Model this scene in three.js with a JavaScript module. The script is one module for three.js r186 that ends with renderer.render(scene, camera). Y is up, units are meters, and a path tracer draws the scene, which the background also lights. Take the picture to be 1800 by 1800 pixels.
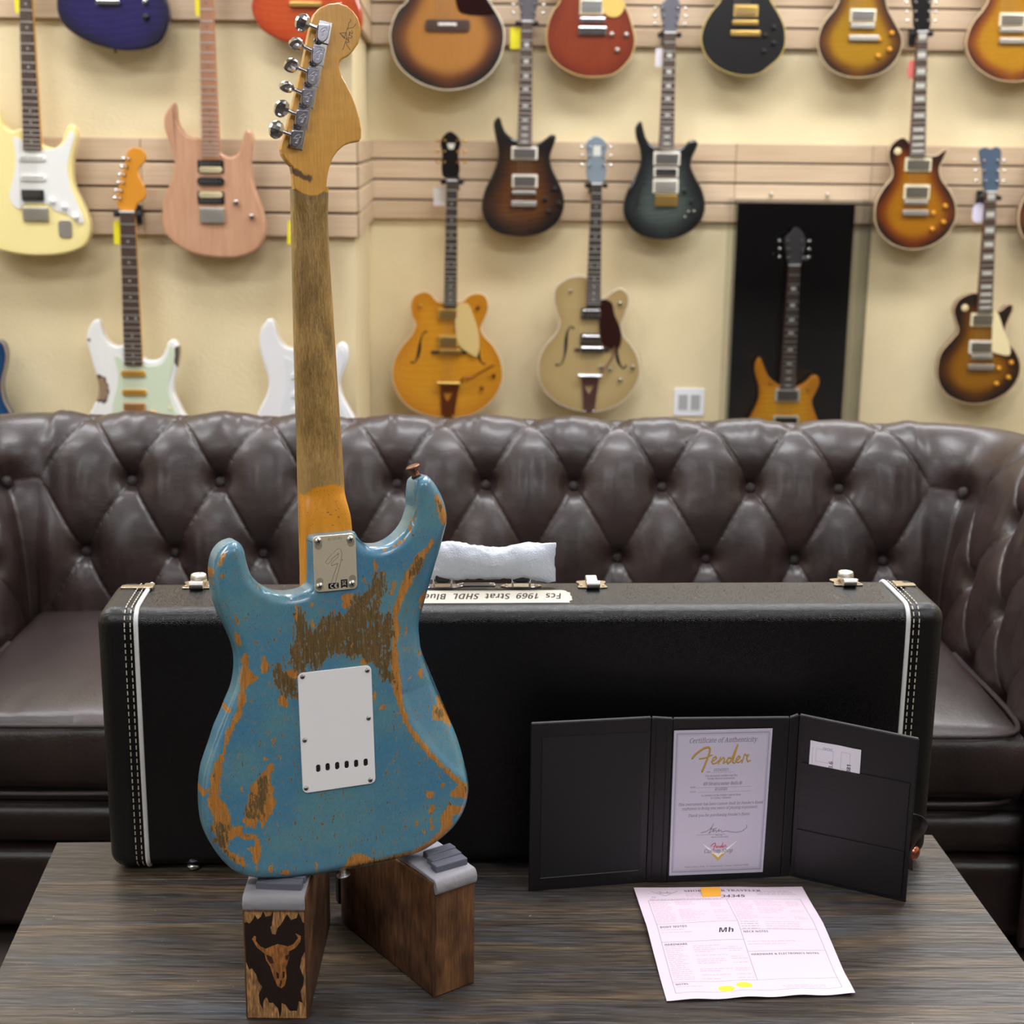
import * as THREE from 'three';
import { RoundedBoxGeometry } from 'three/addons/geometries/RoundedBoxGeometry.js';
import { mergeGeometries } from 'three/addons/utils/BufferGeometryUtils.js';
import { RectAreaLightUniformsLib } from 'three/addons/lights/RectAreaLightUniformsLib.js';

// ------------------------------------------------------------------ camera, light, exposure
const scene = new THREE.Scene();
const FOCAL = 2650, PITCH = 13.95 * Math.PI / 180, ROLL = 0.66 * Math.PI / 180, TABLE = 0.45;
const camera = new THREE.PerspectiveCamera(2 * Math.atan(900 / FOCAL) * 180 / Math.PI, 1, 0.05, 60);
camera.rotation.set(-PITCH, 0, ROLL, 'YXZ');
camera.position.set(0, TABLE + 0.907, 0);
camera.focus = 1.68;
camera.userData.fStop = 8;
camera.updateMatrixWorld(true);
scene.add(camera);
const renderer = new THREE.WebGLRenderer({ antialias: true });
renderer.toneMapping = THREE.LinearToneMapping;
renderer.toneMappingExposure = 1.22;
renderer.shadowMap.enabled = true;
renderer.shadowMap.type = THREE.PCFSoftShadowMap;
RectAreaLightUniformsLib.init();
const CEILING = 3.3;
// ceiling panels: [x, z, width along x, length along z, radiance]; each is built as a fitting further down
const PANELS = [
  [-3.0, -3.6, 1.2, 0.55, 12], [-1.45, -3.6, 1.2, 0.55, 12], [0.25, -4.6, 1.2, 0.55, 13], [1.6, -4.6, 1.2, 0.55, 13], [2.9, -4.6, 1.2, 0.55, 13],
  [-2.4, -1.9, 1.2, 0.55, 13], [2.4, -1.9, 1.2, 0.55, 13], [0.3, -2.3, 1.2, 0.55, 16],
  [-1.2, 0.6, 1.2, 0.55, 10], [1.2, 0.6, 1.2, 0.55, 9], [-2.6, 2.2, 1.2, 0.55, 9], [2.6, 2.2, 1.2, 0.55, 5],
];
const LIGHT_COLOUR = new THREE.Color(0.95, 0.96, 1.0);

// ------------------------------------------------------------------ helpers
const V = (x, y, z) => new THREE.Vector3(x, y, z);
const EYE = camera.position.clone();
const AX = [0, 1, 2].map((i) => new THREE.Vector3().setFromMatrixColumn(camera.matrixWorld, i));
const ray = (px, py) => AX[0].clone().multiplyScalar((px - 900) / FOCAL).addScaledVector(AX[1], (900 - py) / FOCAL).sub(AX[2]);
const hitY = (px, py, y) => { const r = ray(px, py); return EYE.clone().addScaledVector(r, (y - EYE.y) / r.y); };
const hitZ = (px, py, z) => { const r = ray(px, py); return EYE.clone().addScaledVector(r, (z - EYE.z) / r.z); };
const hitPlane = (px, py, o, n) => { const r = ray(px, py); return EYE.clone().addScaledVector(r, o.clone().sub(EYE).dot(n) / r.dot(n)); };

const taken = new Map();
const numbered = (n) => { const k = taken.get(n) ?? 0; taken.set(n, k + 1); return k ? n + '_' + String(k).padStart(3, '0') : n; };
function thing(name, label, category, [x, y, z] = [0, 0, 0], group) {
  const o = new THREE.Group(); o.name = numbered(name); o.position.set(x, y, z);
  o.userData = { label, category }; if (group) o.userData.group = group;
  scene.add(o); return o;
}
function part(parent, name, geo, mat, pos, rot) {
  const m = new THREE.Mesh(geo, mat); m.name = name; m.castShadow = m.receiveShadow = true;
  if (pos) m.position.set(...pos); if (rot) m.rotation.set(...rot);
  parent.add(m); return m;
}
function structure(name, geo, mat, pos) {
  const m = part(scene, name, geo, mat, pos); m.userData.kind = 'structure'; return m;
}
const col = (r, g, b) => new THREE.Color().setRGB(r / 255, g / 255, b / 255, THREE.SRGBColorSpace);
const mat = (c, roughness = 0.6, o = {}) => new THREE.MeshStandardMaterial({ color: Array.isArray(c) ? col(...c) : c, roughness, ...o });
const phys = (c, roughness = 0.4, o = {}) => new THREE.MeshPhysicalMaterial({ color: Array.isArray(c) ? col(...c) : c, roughness, ...o });

const hash = (x, y, s) => { let n = Math.imul(x | 0, 374761393) + Math.imul(y | 0, 668265263) + Math.imul(s | 0, 362437); n = Math.imul(n ^ (n >>> 13), 1274126177); return ((n ^ (n >>> 16)) >>> 0) / 4294967296; };
const mod = (a, n) => ((a % n) + n) % n;
function vn(x, y, s = 0, px = 0, py = px) {                       // value noise, tiling with period px, py when given
  const xi = Math.floor(x), yi = Math.floor(y); let fx = x - xi, fy = y - yi;
  fx = fx * fx * (3 - 2 * fx); fy = fy * fy * (3 - 2 * fy);
  const w = (a, n) => (n ? mod(a, n) : a);
  const x0 = w(xi, px), x1 = w(xi + 1, px), y0 = w(yi, py), y1 = w(yi + 1, py);
  const a = hash(x0, y0, s), b = hash(x1, y0, s), c = hash(x0, y1, s), d = hash(x1, y1, s);
  return a + (b - a) * fx + (c - a) * fy + (a - b - c + d) * fx * fy;
}
function fbm(x, y, s = 0, oct = 4, px = 0, py = px) { let v = 0, a = 0.5, t = 0; for (let i = 0; i < oct; i++) { v += a * vn(x, y, s + i * 17, px, py); t += a; x *= 2; y *= 2; px *= 2; py *= 2; a *= 0.5; } return v / t; }
const rng = (seed) => { let k = seed; return () => hash(k++, seed * 7 + 3, 91); };
const clamp = (x, a = 0, b = 1) => Math.min(b, Math.max(a, x));
const sstep = (a, b, x) => { const t = clamp((x - a) / (b - a)); return t * t * (3 - 2 * t); };
const lerp = (a, b, t) => a + (b - a) * t;
const mix3 = (a, b, t) => [lerp(a[0], b[0], t), lerp(a[1], b[1], t), lerp(a[2], b[2], t)];

function dataTex(w, h, f, srgb = true, repeat = true) {           // f(x, y) -> [r, g, b] 0..255 or a grey 0..255; row 0 is v = 0
  const d = new Uint8Array(w * h * 4);
  for (let y = 0, i = 0; y < h; y++) for (let x = 0; x < w; x++, i += 4) {
    const c = f(x, y); if (c.length) { d[i] = clamp(c[0], 0, 255); d[i + 1] = clamp(c[1], 0, 255); d[i + 2] = clamp(c[2], 0, 255); } else d[i] = d[i + 1] = d[i + 2] = clamp(c, 0, 255);
    d[i + 3] = 255;
  }
  return finish(new THREE.DataTexture(d, w, h), srgb, repeat);
}
function finish(t, srgb, repeat) {
  t.magFilter = THREE.LinearFilter; t.minFilter = THREE.LinearMipmapLinearFilter; t.generateMipmaps = true; t.anisotropy = 8;
  if (repeat) t.wrapS = t.wrapT = THREE.RepeatWrapping;
  if (srgb) t.colorSpace = THREE.SRGBColorSpace; t.needsUpdate = true; return t;
}
function canvasTex(w, h, draw, srgb = true) {
  const c = document.createElement('canvas'); c.width = w; c.height = h; const g = c.getContext('2d'); draw(g, w, h);
  return finish(new THREE.CanvasTexture(c), srgb, false);
}

// --- geometry
const flat = (a) => { const o = []; for (let i = 0; i < a.length; i += 2) o.push([a[i], a[i + 1]]); return o; };
function spline(pts, n, closed = true) {                          // pts [[x, y]..] -> n points on a smooth curve
  const c = new THREE.CatmullRomCurve3(pts.map((p) => V(p[0], p[1], p[2] ?? 0)), closed, 'centripetal');
  const o = []; for (let i = 0; i < n; i++) { const p = c.getPoint(closed ? i / n : i / (n - 1)); o.push([p.x, p.y]); } return o;
}
const area = (p) => { let a = 0; for (let i = 0; i < p.length; i++) { const q = p[(i + 1) % p.length]; a += p[i][0] * q[1] - q[0] * p[i][1]; } return a / 2; };
const ccw = (p) => (area(p) < 0 ? p.slice().reverse() : p);
const shapeOf = (p) => new THREE.Shape(ccw(p).map((q) => new THREE.Vector2(q[0], q[1])));
function slab(pts, depth, bevel = 0, seg = 2, holes) {            // outline in xy, front face at z = 0, back at z = -depth
  const s = shapeOf(pts); if (holes) s.holes = holes.map((h) => new THREE.Path(h.map((q) => new THREE.Vector2(q[0], q[1]))));
  const g = new THREE.ExtrudeGeometry(s, { depth: Math.max(1e-4, depth - 2 * bevel), bevelEnabled: bevel > 0, bevelThickness: bevel, bevelSize: bevel, bevelOffset: -bevel, bevelSegments: seg, curveSegments: 8 });
  g.translate(0, 0, -depth + bevel); return g;
}
function planarUV(g, x0, x1, y0, y1) {
  const p = g.attributes.position, uv = new Float32Array(p.count * 2);
  for (let i = 0; i < p.count; i++) { uv[2 * i] = (p.getX(i) - x0) / (x1 - x0); uv[2 * i + 1] = (p.getY(i) - y0) / (y1 - y0); }
  g.setAttribute('uv', new THREE.BufferAttribute(uv, 2)); return g;
}
function boxUV(g, s = 1) {                                         // uv in metres by the side a face looks to
  const p = g.attributes.position, n = g.attributes.normal, uv = new Float32Array(p.count * 2);
  for (let i = 0; i < p.count; i++) {
    const x = Math.abs(n.getX(i)), y = Math.abs(n.getY(i)), z = Math.abs(n.getZ(i));
    const [a, b] = x > y && x > z ? [p.getZ(i), p.getY(i)] : y > z ? [p.getX(i), p.getZ(i)] : [p.getX(i), p.getY(i)];
    uv[2 * i] = a * s; uv[2 * i + 1] = b * s;
  }
  g.setAttribute('uv', new THREE.BufferAttribute(uv, 2)); return g;
}
const bb = (p) => { const x = p.map((q) => q[0]), y = p.map((q) => q[1]); return [Math.min(...x), Math.max(...x), Math.min(...y), Math.max(...y)]; };
const rbox = (w, h, d, r = 0.003, s = 2) => new RoundedBoxGeometry(w, h, d, s, Math.min(r, w / 2.01, h / 2.01, d / 2.01));
function rrect(w, h, r, x = 0, y = 0, n = 5) {
  const o = []; r = Math.min(r, w / 2, h / 2);
  for (const [cx, cy, a] of [[w / 2 - r, h / 2 - r, 0], [-w / 2 + r, h / 2 - r, 1], [-w / 2 + r, -h / 2 + r, 2], [w / 2 - r, -h / 2 + r, 3]])
    for (let i = 0; i <= n; i++) { const t = (a + i / n) * Math.PI / 2; o.push([x + cx + r * Math.cos(t), y + cy + r * Math.sin(t)]); }
  return o;
}
const tube = (pts, r, seg = 24, rad = 8, closed = false) => new THREE.TubeGeometry(new THREE.CatmullRomCurve3(pts.map((p) => V(...p)), closed), seg, r, rad, closed);
const lathe = (prof, seg = 24) => new THREE.LatheGeometry(prof.map((p) => new THREE.Vector2(p[0], p[1])), seg);
const unitBox = new THREE.BoxGeometry(1, 1, 1);
const merge = (list) => mergeGeometries(list.map((g) => { const q = g.index ? g.toNonIndexed() : g; for (const k of Object.keys(q.attributes)) if (!['position', 'normal', 'uv'].includes(k)) q.deleteAttribute(k); return q; }));
function blur(a, w, h, r) {                                        // box blur, in place, twice
  const t = new Float32Array(a.length);
  for (let pass = 0; pass < 2; pass++) {
    for (let y = 0; y < h; y++) { let s = 0; for (let x = -r; x <= r; x++) s += a[y * w + clamp(x, 0, w - 1)]; for (let x = 0; x < w; x++) { t[y * w + x] = s / (2 * r + 1); s += a[y * w + Math.min(w - 1, x + r + 1)] - a[y * w + Math.max(0, x - r)]; } }
    for (let x = 0; x < w; x++) { let s = 0; for (let y = -r; y <= r; y++) s += t[clamp(y, 0, h - 1) * w + x]; for (let y = 0; y < h; y++) { a[y * w + x] = s / (2 * r + 1); s += t[Math.min(h - 1, y + r + 1) * w + x] - t[Math.max(0, y - r) * w + x]; } }
  }
  return a;
}

// ------------------------------------------------------------------ shared materials
const M = {
  chrome: mat([214, 214, 216], 0.16, { metalness: 1 }),
  nickel: mat([200, 196, 188], 0.42, { metalness: 1 }),
  gold: mat([200, 160, 80], 0.25, { metalness: 1 }),
  brass: mat([196, 182, 158], 0.3, { metalness: 1 }),
  steel: mat([150, 148, 146], 0.35, { metalness: 1 }),
  black: mat([18, 18, 19], 0.45),
  rubber: mat([26, 26, 27], 0.8),
  cream: mat([226, 210, 165], 0.45),
  white: mat([232, 232, 232], 0.4),
  ebony: mat([40, 32, 30], 0.5),
  rosewood: mat([66, 46, 38], 0.55),
  pearl: mat([205, 205, 196], 0.3),
  maple: phys([205, 150, 70], 0.4, { clearcoat: 0.5, clearcoatRoughness: 0.2 }),
};

// ------------------------------------------------------------------ room shell
const ZL = -4.9, ZR = -6.05, STEP = [[-0.515, ZL], [-0.5775, ZR]];
const paintBump = dataTex(512, 512, (x, y) => 255 * fbm(x / 8, y / 8, 5, 3, 64), false);
const paintCol = dataTex(256, 256, (x, y) => { const v = fbm(x / 32, y / 32, 9, 4, 8) - 0.5; return [222 + 9 * v, 206 + 9 * v, 166 + 9 * v]; });
const tile = (t, u, v) => { const c = t.clone(); c.repeat.set(u, v); c.needsUpdate = true; return c; };
const wallPaint = mat([255, 255, 255], 0.75, { map: paintCol, bumpMap: tile(paintBump, 4, 4), bumpScale: 0.0012 });
const sideWall = mat([206, 190, 150], 0.85), frontWall = mat([62, 56, 52], 0.8);
structure('floor', boxUV(new THREE.BoxGeometry(8.4, 0.1, 9.4)), mat([48, 40, 34], 0.75), [0, -0.05, -1.5]);
structure('ceiling', new THREE.BoxGeometry(8.4, 0.1, 9.4), mat([226, 224, 218], 0.9), [0, CEILING + 0.05, -1.5]);
const wallBackLeft = structure('wall_back_left', boxUV(new THREE.BoxGeometry(3.685, CEILING, 0.1)), wallPaint, [-2.3575, CEILING / 2, ZL - 0.05]);
const wallBackRight = structure('wall_back_right', boxUV(new THREE.BoxGeometry(4.78, CEILING, 0.1)), wallPaint, [1.8125, CEILING / 2, ZR - 0.05]);
const stepGeo = slab([[STEP[0][0], -STEP[0][1]], [STEP[1][0], -STEP[1][1]], [STEP[1][0] - 0.1, -STEP[1][1]], [STEP[0][0] - 0.1, -STEP[0][1]]], CEILING); stepGeo.rotateX(-Math.PI / 2);
const wallStep = structure('wall_step', boxUV(stepGeo), wallPaint, [0, CEILING, 0]);
structure('wall_left', new THREE.BoxGeometry(0.1, CEILING, 8.0), sideWall, [-4.15, CEILING / 2, -0.9]);
structure('wall_right', new THREE.BoxGeometry(0.1, CEILING, 9.1), sideWall, [4.15, CEILING / 2, -1.5]);
structure('wall_front', new THREE.BoxGeometry(8.4, CEILING, 0.1), frontWall, [0, CEILING / 2, 3.1]);

// slat boards: every slat a piece of its wall, proud of it, with a dark groove between
const slatTex = dataTex(1024, 128, (x, y) => {
  const g = fbm(x / 128, y / 3, 31, 4, 8, 43) - 0.5, k = fbm(x / 256, y / 24, 33, 3, 4, 6) - 0.5, t = 22 * g + 16 * k;
  return [203 + t, 180 + t * 1.05, 152 + t * 1.1];
});
const slatMat = [0, 1, 2].map((i) => { const t = tile(slatTex, 0.8, 6); t.offset.set(i * 0.37, i * 0.21); const m = mat([255, 255, 255], 0.55, { map: t }); m.color = col(255 - i * 5, 253 - i * 6, 250 - i * 8); return m; });
const groove = mat([92, 66, 48], 0.7);
const SLAT_H = 0.0772, BANDS = [1.0385, 1.695];                     // bottom of each band
const slatGeos = new Map();
function slats(wall, x0, x1, z, turn = 0) {                         // along x from x0 to x1 on the plane z
  const w = Math.hypot(x1[0] - x0[0], x1[1] - x0[1]), cx = (x0[0] + x1[0]) / 2, cz = (x0[1] + x1[1]) / 2;
  const key = w.toFixed(4);
  if (!slatGeos.has(key)) slatGeos.set(key, [boxUV(rbox(w - 0.0015, SLAT_H - 0.0075, 0.018, 0.003)), new THREE.BoxGeometry(w, SLAT_H * 4 - 0.008, 0.008)]);
  const [sg, bg] = slatGeos.get(key);
  const nx = -Math.sin(turn), nz = Math.cos(turn);
  for (const b of BANDS) {
    const off = (d) => [cx + Math.sin(turn) * d - wall.position.x, 0, cz + Math.cos(turn) * d - wall.position.z];
    const o = off(0.0045); part(wall, 'slat_backing', bg, groove, [o[0], b + SLAT_H * 2 - wall.position.y, o[2]], [0, turn, 0]);
    for (let i = 0; i < 4; i++) { const q = off(0.012); part(wall, 'slat', sg, slatMat[(i + Math.round(w * 10)) % 3], [q[0], b + SLAT_H * (i + 0.5) - wall.position.y, q[2]], [0, turn, 0]); }
  }
}
const xL = hitZ(253, 330, ZL).x, xR1 = hitZ(1290, 330, ZR).x, xR2 = hitZ(1525, 380, ZR).x;
slats(wallBackLeft, [-4.0, ZL], [xL, ZL]); slats(wallBackLeft, [xL, ZL], [STEP[0][0] + 0.012, ZL]);
slats(wallBackRight, [STEP[1][0] + 0.012, ZR], [xR1, ZR]); slats(wallBackRight, [xR1, ZR], [xR2, ZR]); slats(wallBackRight, [xR2, ZR], [4.0, ZR]);
slats(wallStep, STEP[0], [STEP[1][0], STEP[1][1] + 0.02], 0, Math.PI / 2 + Math.atan2(STEP[0][0] - STEP[1][0], STEP[0][1] - STEP[1][1]));

// ceiling light fittings: a glowing diffuser in a frame, and the light it gives just under it
const diffuser = mat([255, 255, 255], 0.6, { emissive: LIGHT_COLOUR, emissiveIntensity: 6 }), fittingFrame = mat([235, 235, 232], 0.5);
const WHERE = ['above the left wall end', 'above the left wall beside the step', 'above the right wall near the step', 'above the middle of the right wall', 'above the right wall end', 'left over the floor beside the sofa', 'right over the floor beside the sofa', 'over the sofa', 'left behind the camera', 'right behind the camera', 'rear left corner', 'rear right corner'];
PANELS.forEach(([x, z, w, d, power], i) => {
  const t = thing('ceiling_light', 'flat white ceiling light panel, ' + WHERE[i], 'light', [x, CEILING, z], 'ceiling light panels');
  const hole = rrect(w, d, 0.004); const fr = slab(rrect(w + 0.06, d + 0.06, 0.008), 0.03, 0.004, 1, [hole]); fr.rotateX(-Math.PI / 2); part(t, 'frame', fr, fittingFrame, [0, 0, 0]);
  part(t, 'diffuser', new THREE.BoxGeometry(w, 0.01, d), diffuser, [0, -0.012, 0]);
  const l = new THREE.RectAreaLight(LIGHT_COLOUR, power, w, d); l.name = 'panel_light'; l.position.set(0, -0.035, 0); l.rotation.x = -Math.PI / 2; t.add(l);
});

// ------------------------------------------------------------------ the worn blue guitar, seen from behind, on its stand
const hero = thing('electric_guitar', 'worn turquoise blue electric guitar seen from behind, standing on a wooden stand on the table', 'guitar');
hero.rotation.set(-6.656 * Math.PI / 180, 22.708 * Math.PI / 180, -0.527 * Math.PI / 180, 'YXZ');
hero.position.copy(V(-0.20545, 0.87378, -1.69021).sub(EYE).multiplyScalar(0.884).add(EYE));
hero.updateMatrixWorld(true);
const heroInv = hero.matrixWorld.clone().invert(), heroN = V(0, 0, 1).transformDirection(hero.matrixWorld);
const G = (px, py, z = 0) => { const p = hitPlane(px, py, hero.position.clone().addScaledVector(heroN, z), heroN).applyMatrix4(heroInv); return [p.x, p.y]; };
const heroView = EYE.clone().applyMatrix4(heroInv).normalize();
// an outline read off the photograph, laid on the far or the near edge of a plate, whichever makes its silhouette there
function silhouette(pts, zBack, zFront, n) {
  let p = pts.map((q) => G(q[0], q[1], (zBack + zFront) / 2));
  const s = Math.sign(area(p));
  let w = p.map((_, i) => {
    const a = p[mod(i - 1, p.length)], b = p[(i + 1) % p.length], nx = (b[1] - a[1]) * s, ny = -(b[0] - a[0]) * s, l = Math.hypot(nx, ny) || 1;
    return sstep(-0.06, 0.1, (nx * heroView.x + ny * heroView.y) / l);
  });
  for (let k = 0; k < 3; k++) w = w.map((v, i) => (w[mod(i - 1, w.length)] + 2 * v + w[(i + 1) % w.length]) / 4);
  p = pts.map((q, i) => G(q[0], q[1], lerp(zBack, zFront, w[i])));
  return ccw(n ? spline(p, n) : p);
}
const crop = (ox, oy, sc, a) => flat(a).map((q) => [ox + q[0] / sc, oy + q[1] / sc]);
const bodyPx = flat([398.9, 946.7, 387.8, 950, 378.9, 956.7, 371, 967.8, 366.7, 981, 364.4, 999, 365.6, 1019, 368.9, 1043, 374.4, 1061, 381, 1079, 387.8, 1092, 395.6, 1107.8, 403, 1125.6, 407.8, 1143, 409.3, 1161, 407.8, 1183, 403.3, 1204, 394, 1226.7, 383.3, 1253, 374.4, 1273, 365.6, 1300, 357.8, 1322, 351, 1344.4, 347.3, 1371, 346.7, 1393, 347.8, 1417.8, 351, 1440, 356.7, 1457.8, 365.6, 1475.6, 377.8, 1493, 392, 1509, 412, 1525.6, 432, 1535.6, 454, 1541.8, 481, 1544.5, 507.8, 1544.4, 541, 1541, 574, 1535.6, 600, 1531, 631.7, 1526, 663, 1520, 695, 1511.5, 726.7, 1503, 752, 1491.5, 775, 1475.6, 796, 1456.6, 811, 1435.5, 820.6, 1412, 824.9, 1387, 823.8, 1365.8, 820.6, 1340.5, 815.4, 1315, 808, 1289.8, 800.6, 1270.8, 791, 1247.6, 781, 1224, 771, 1199.5, 761.7, 1177, 753, 1157.8, 746.7, 1137.8, 744.4, 1115.6, 744.4, 1095.6, 746.7, 1080, 750, 1062, 755.6, 1040, 762, 1017.8, 769, 997.8, 775.6, 975.6, 782, 949, 785.6, 926.7, 786.7, 909, 784.4, 893, 778.9, 875.6, 771, 860, 760, 845.6, 749, 836.7, 740, 833, 729, 834.4, 720, 838, 715.6, 843, 713, 855.6, 712, 871, 712, 886.7, 707.8, 904, 702, 917.8, 691, 933, 675.6, 945.6, 660, 952.9, 649, 955, 637.8, 954.4, 631, 949, 626.7, 942, 621.5, 935, 615, 931.2, 602, 931.6, 580, 933, 555, 935, 544, 936.2, 538.5, 938.2, 536, 943, 535.6, 960, 535.6, 990, 535.4, 1010, 533.5, 1023, 526.7, 1030, 515.6, 1034, 500, 1037, 482, 1037, 468.9, 1033, 455.6, 1025.6, 444, 1014, 437.8, 999, 433, 981, 430, 967.8, 424, 957.8, 415.6, 951, 406.7, 947]);
const BODY_T = 0.041, BODY_R = 0.0115;
const bodyOut = silhouette(bodyPx, -0.007, -BODY_T + 0.005, 420);
const bodyBB = bb(bodyOut);
const cutLine = spline([...crop(560, 820, 4.5, [960, 470, 900, 570, 815, 705, 750, 850, 670, 1000, 610, 1180, 592, 1300, 592, 1450, 602, 1600, 620, 1790]), ...crop(600, 1180, 4.736, [450, 160, 490, 290, 545, 430, 630, 570, 725, 690, 820, 780, 900, 860, 985, 915, 1090, 980])].map((q) => G(q[0], q[1], 0)), 90, false);
const segDist = (p, line, closed) => { let m = 1e9; for (let i = 0; i < line.length - (closed ? 0 : 1); i++) { const a = line[i], b = line[(i + 1) % line.length], dx = b[0] - a[0], dy = b[1] - a[1], t = clamp(((p[0] - a[0]) * dx + (p[1] - a[1]) * dy) / (dx * dx + dy * dy + 1e-12)), ex = a[0] + dx * t - p[0], ey = a[1] + dy * t - p[1], d = ex * ex + ey * ey; if (d < m) m = d; } return Math.sqrt(m); };
const inside = (p, poly) => { let c = false; for (let i = 0, j = poly.length - 1; i < poly.length; j = i++) { const a = poly[i], b = poly[j]; if ((a[1] > p[1]) !== (b[1] > p[1]) && p[0] < ((b[0] - a[0]) * (p[1] - a[1])) / (b[1] - a[1]) + a[0]) c = !c; } return c; };
const cutSide = [...cutLine, [0.4, cutLine[cutLine.length - 1][1]], [0.4, cutLine[0][1] + 0.02]];
const belly = (p) => { if (!inside(p, cutSide)) return 0; const d = segDist(p, cutLine); return Math.min(0.019, 0.36 * d * sstep(0, 0.012, d)); };
const backZ = (p, d) => -belly(p) - (d < BODY_R ? BODY_R - Math.sqrt(Math.max(0, BODY_R * BODY_R - (BODY_R - d) * (BODY_R - d))) : 0);
function contouredBody() {
  const h = 0.0024, nx = Math.ceil((bodyBB[1] - bodyBB[0]) / h) + 1, ny = Math.ceil((bodyBB[3] - bodyBB[2]) / h) + 1, pos = [], idx = [];
  const inset = (d) => bodyOut.map((q, i) => { const a = bodyOut[mod(i - 1, bodyOut.length)], b = bodyOut[(i + 1) % bodyOut.length], x = b[0] - a[0], y = b[1] - a[1], l = Math.hypot(x, y); return [q[0] - (y / l) * d, q[1] + (x / l) * d]; });
  const N = bodyOut.length, add = (x, y, z) => { pos.push(x, y, z); return pos.length / 3 - 1; };
  const node = new Int32Array(nx * ny).fill(-1), at = (i, j) => [bodyBB[0] + i * h, bodyBB[2] + j * h];
  for (let j = 0; j < ny; j++) for (let i = 0; i < nx; i++) { const p = at(i, j); if (!inside(p, bodyOut)) continue; const d = segDist(p, bodyOut, true); if (d > 0.0026) node[j * nx + i] = add(p[0], p[1], backZ(p, d)); }
  const edges = new Map(), key = (a, b) => a + ',' + b;
  for (let j = 0; j < ny - 1; j++) for (let i = 0; i < nx - 1; i++) {
    const a = node[j * nx + i], b = node[j * nx + i + 1], c = node[(j + 1) * nx + i + 1], d = node[(j + 1) * nx + i];
    if (a < 0 || b < 0 || c < 0 || d < 0) continue;
    idx.push(a, b, c, a, c, d);
    for (const [u, v] of [[a, b], [b, c], [c, d], [d, a]]) if (!edges.delete(key(v, u))) edges.set(key(u, v), [u, v]);
  }
  const next = new Map(); for (const [u, v] of edges.values()) next.set(u, v);
  const loops = []; while (next.size) { const s = next.keys().next().value, loop = []; let u = s; while (next.has(u)) { loop.push(u); const v = next.get(u); next.delete(u); u = v; } if (loop.length > 8) loops.push(loop); }
  const r0 = inset(0.0007), ring0 = bodyOut.map((q) => add(q[0], q[1], backZ(q, 0.0))), ring1 = r0.map((q) => add(q[0], q[1], backZ(q, 0.0007)));
  const v2 = (k) => new THREE.Vector2(pos[3 * k], pos[3 * k + 1]);
  const holes = loops.map((l) => l.slice().reverse()), ids = [...ring1, ...holes.flat()];
  for (const t of THREE.ShapeUtils.triangulateShape(ring1.map(v2), holes.map((l) => l.map(v2)))) idx.push(ids[t[0]], ids[t[1]], ids[t[2]]);
  const strip = (A, B) => { for (let i = 0; i < N; i++) { const k = (i + 1) % N; idx.push(A[i], A[k], B[k], A[i], B[k], B[i]); } };
  strip(ring0, ring1);
  let prev = ring0; const R = 0.009;
  for (let k = 0; k <= 5; k++) { const t = (k / 5) * Math.PI / 2, z = -BODY_T + R - R * Math.sin(t), q = inset(R * (1 - Math.cos(t)) * 0.55); const ring = q.map((p) => add(p[0], p[1], z)); strip(ring, prev); prev = ring; }
  for (const t of THREE.ShapeUtils.triangulateShape(prev.map(v2), [])) idx.push(prev[t[0]], prev[t[2]], prev[t[1]]);
  const g = new THREE.BufferGeometry(); g.setAttribute('position', new THREE.Float32BufferAttribute(pos, 3)); g.setIndex(idx); g.computeVertexNormals();
  return planarUV(g, ...bodyBB);
}
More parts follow.
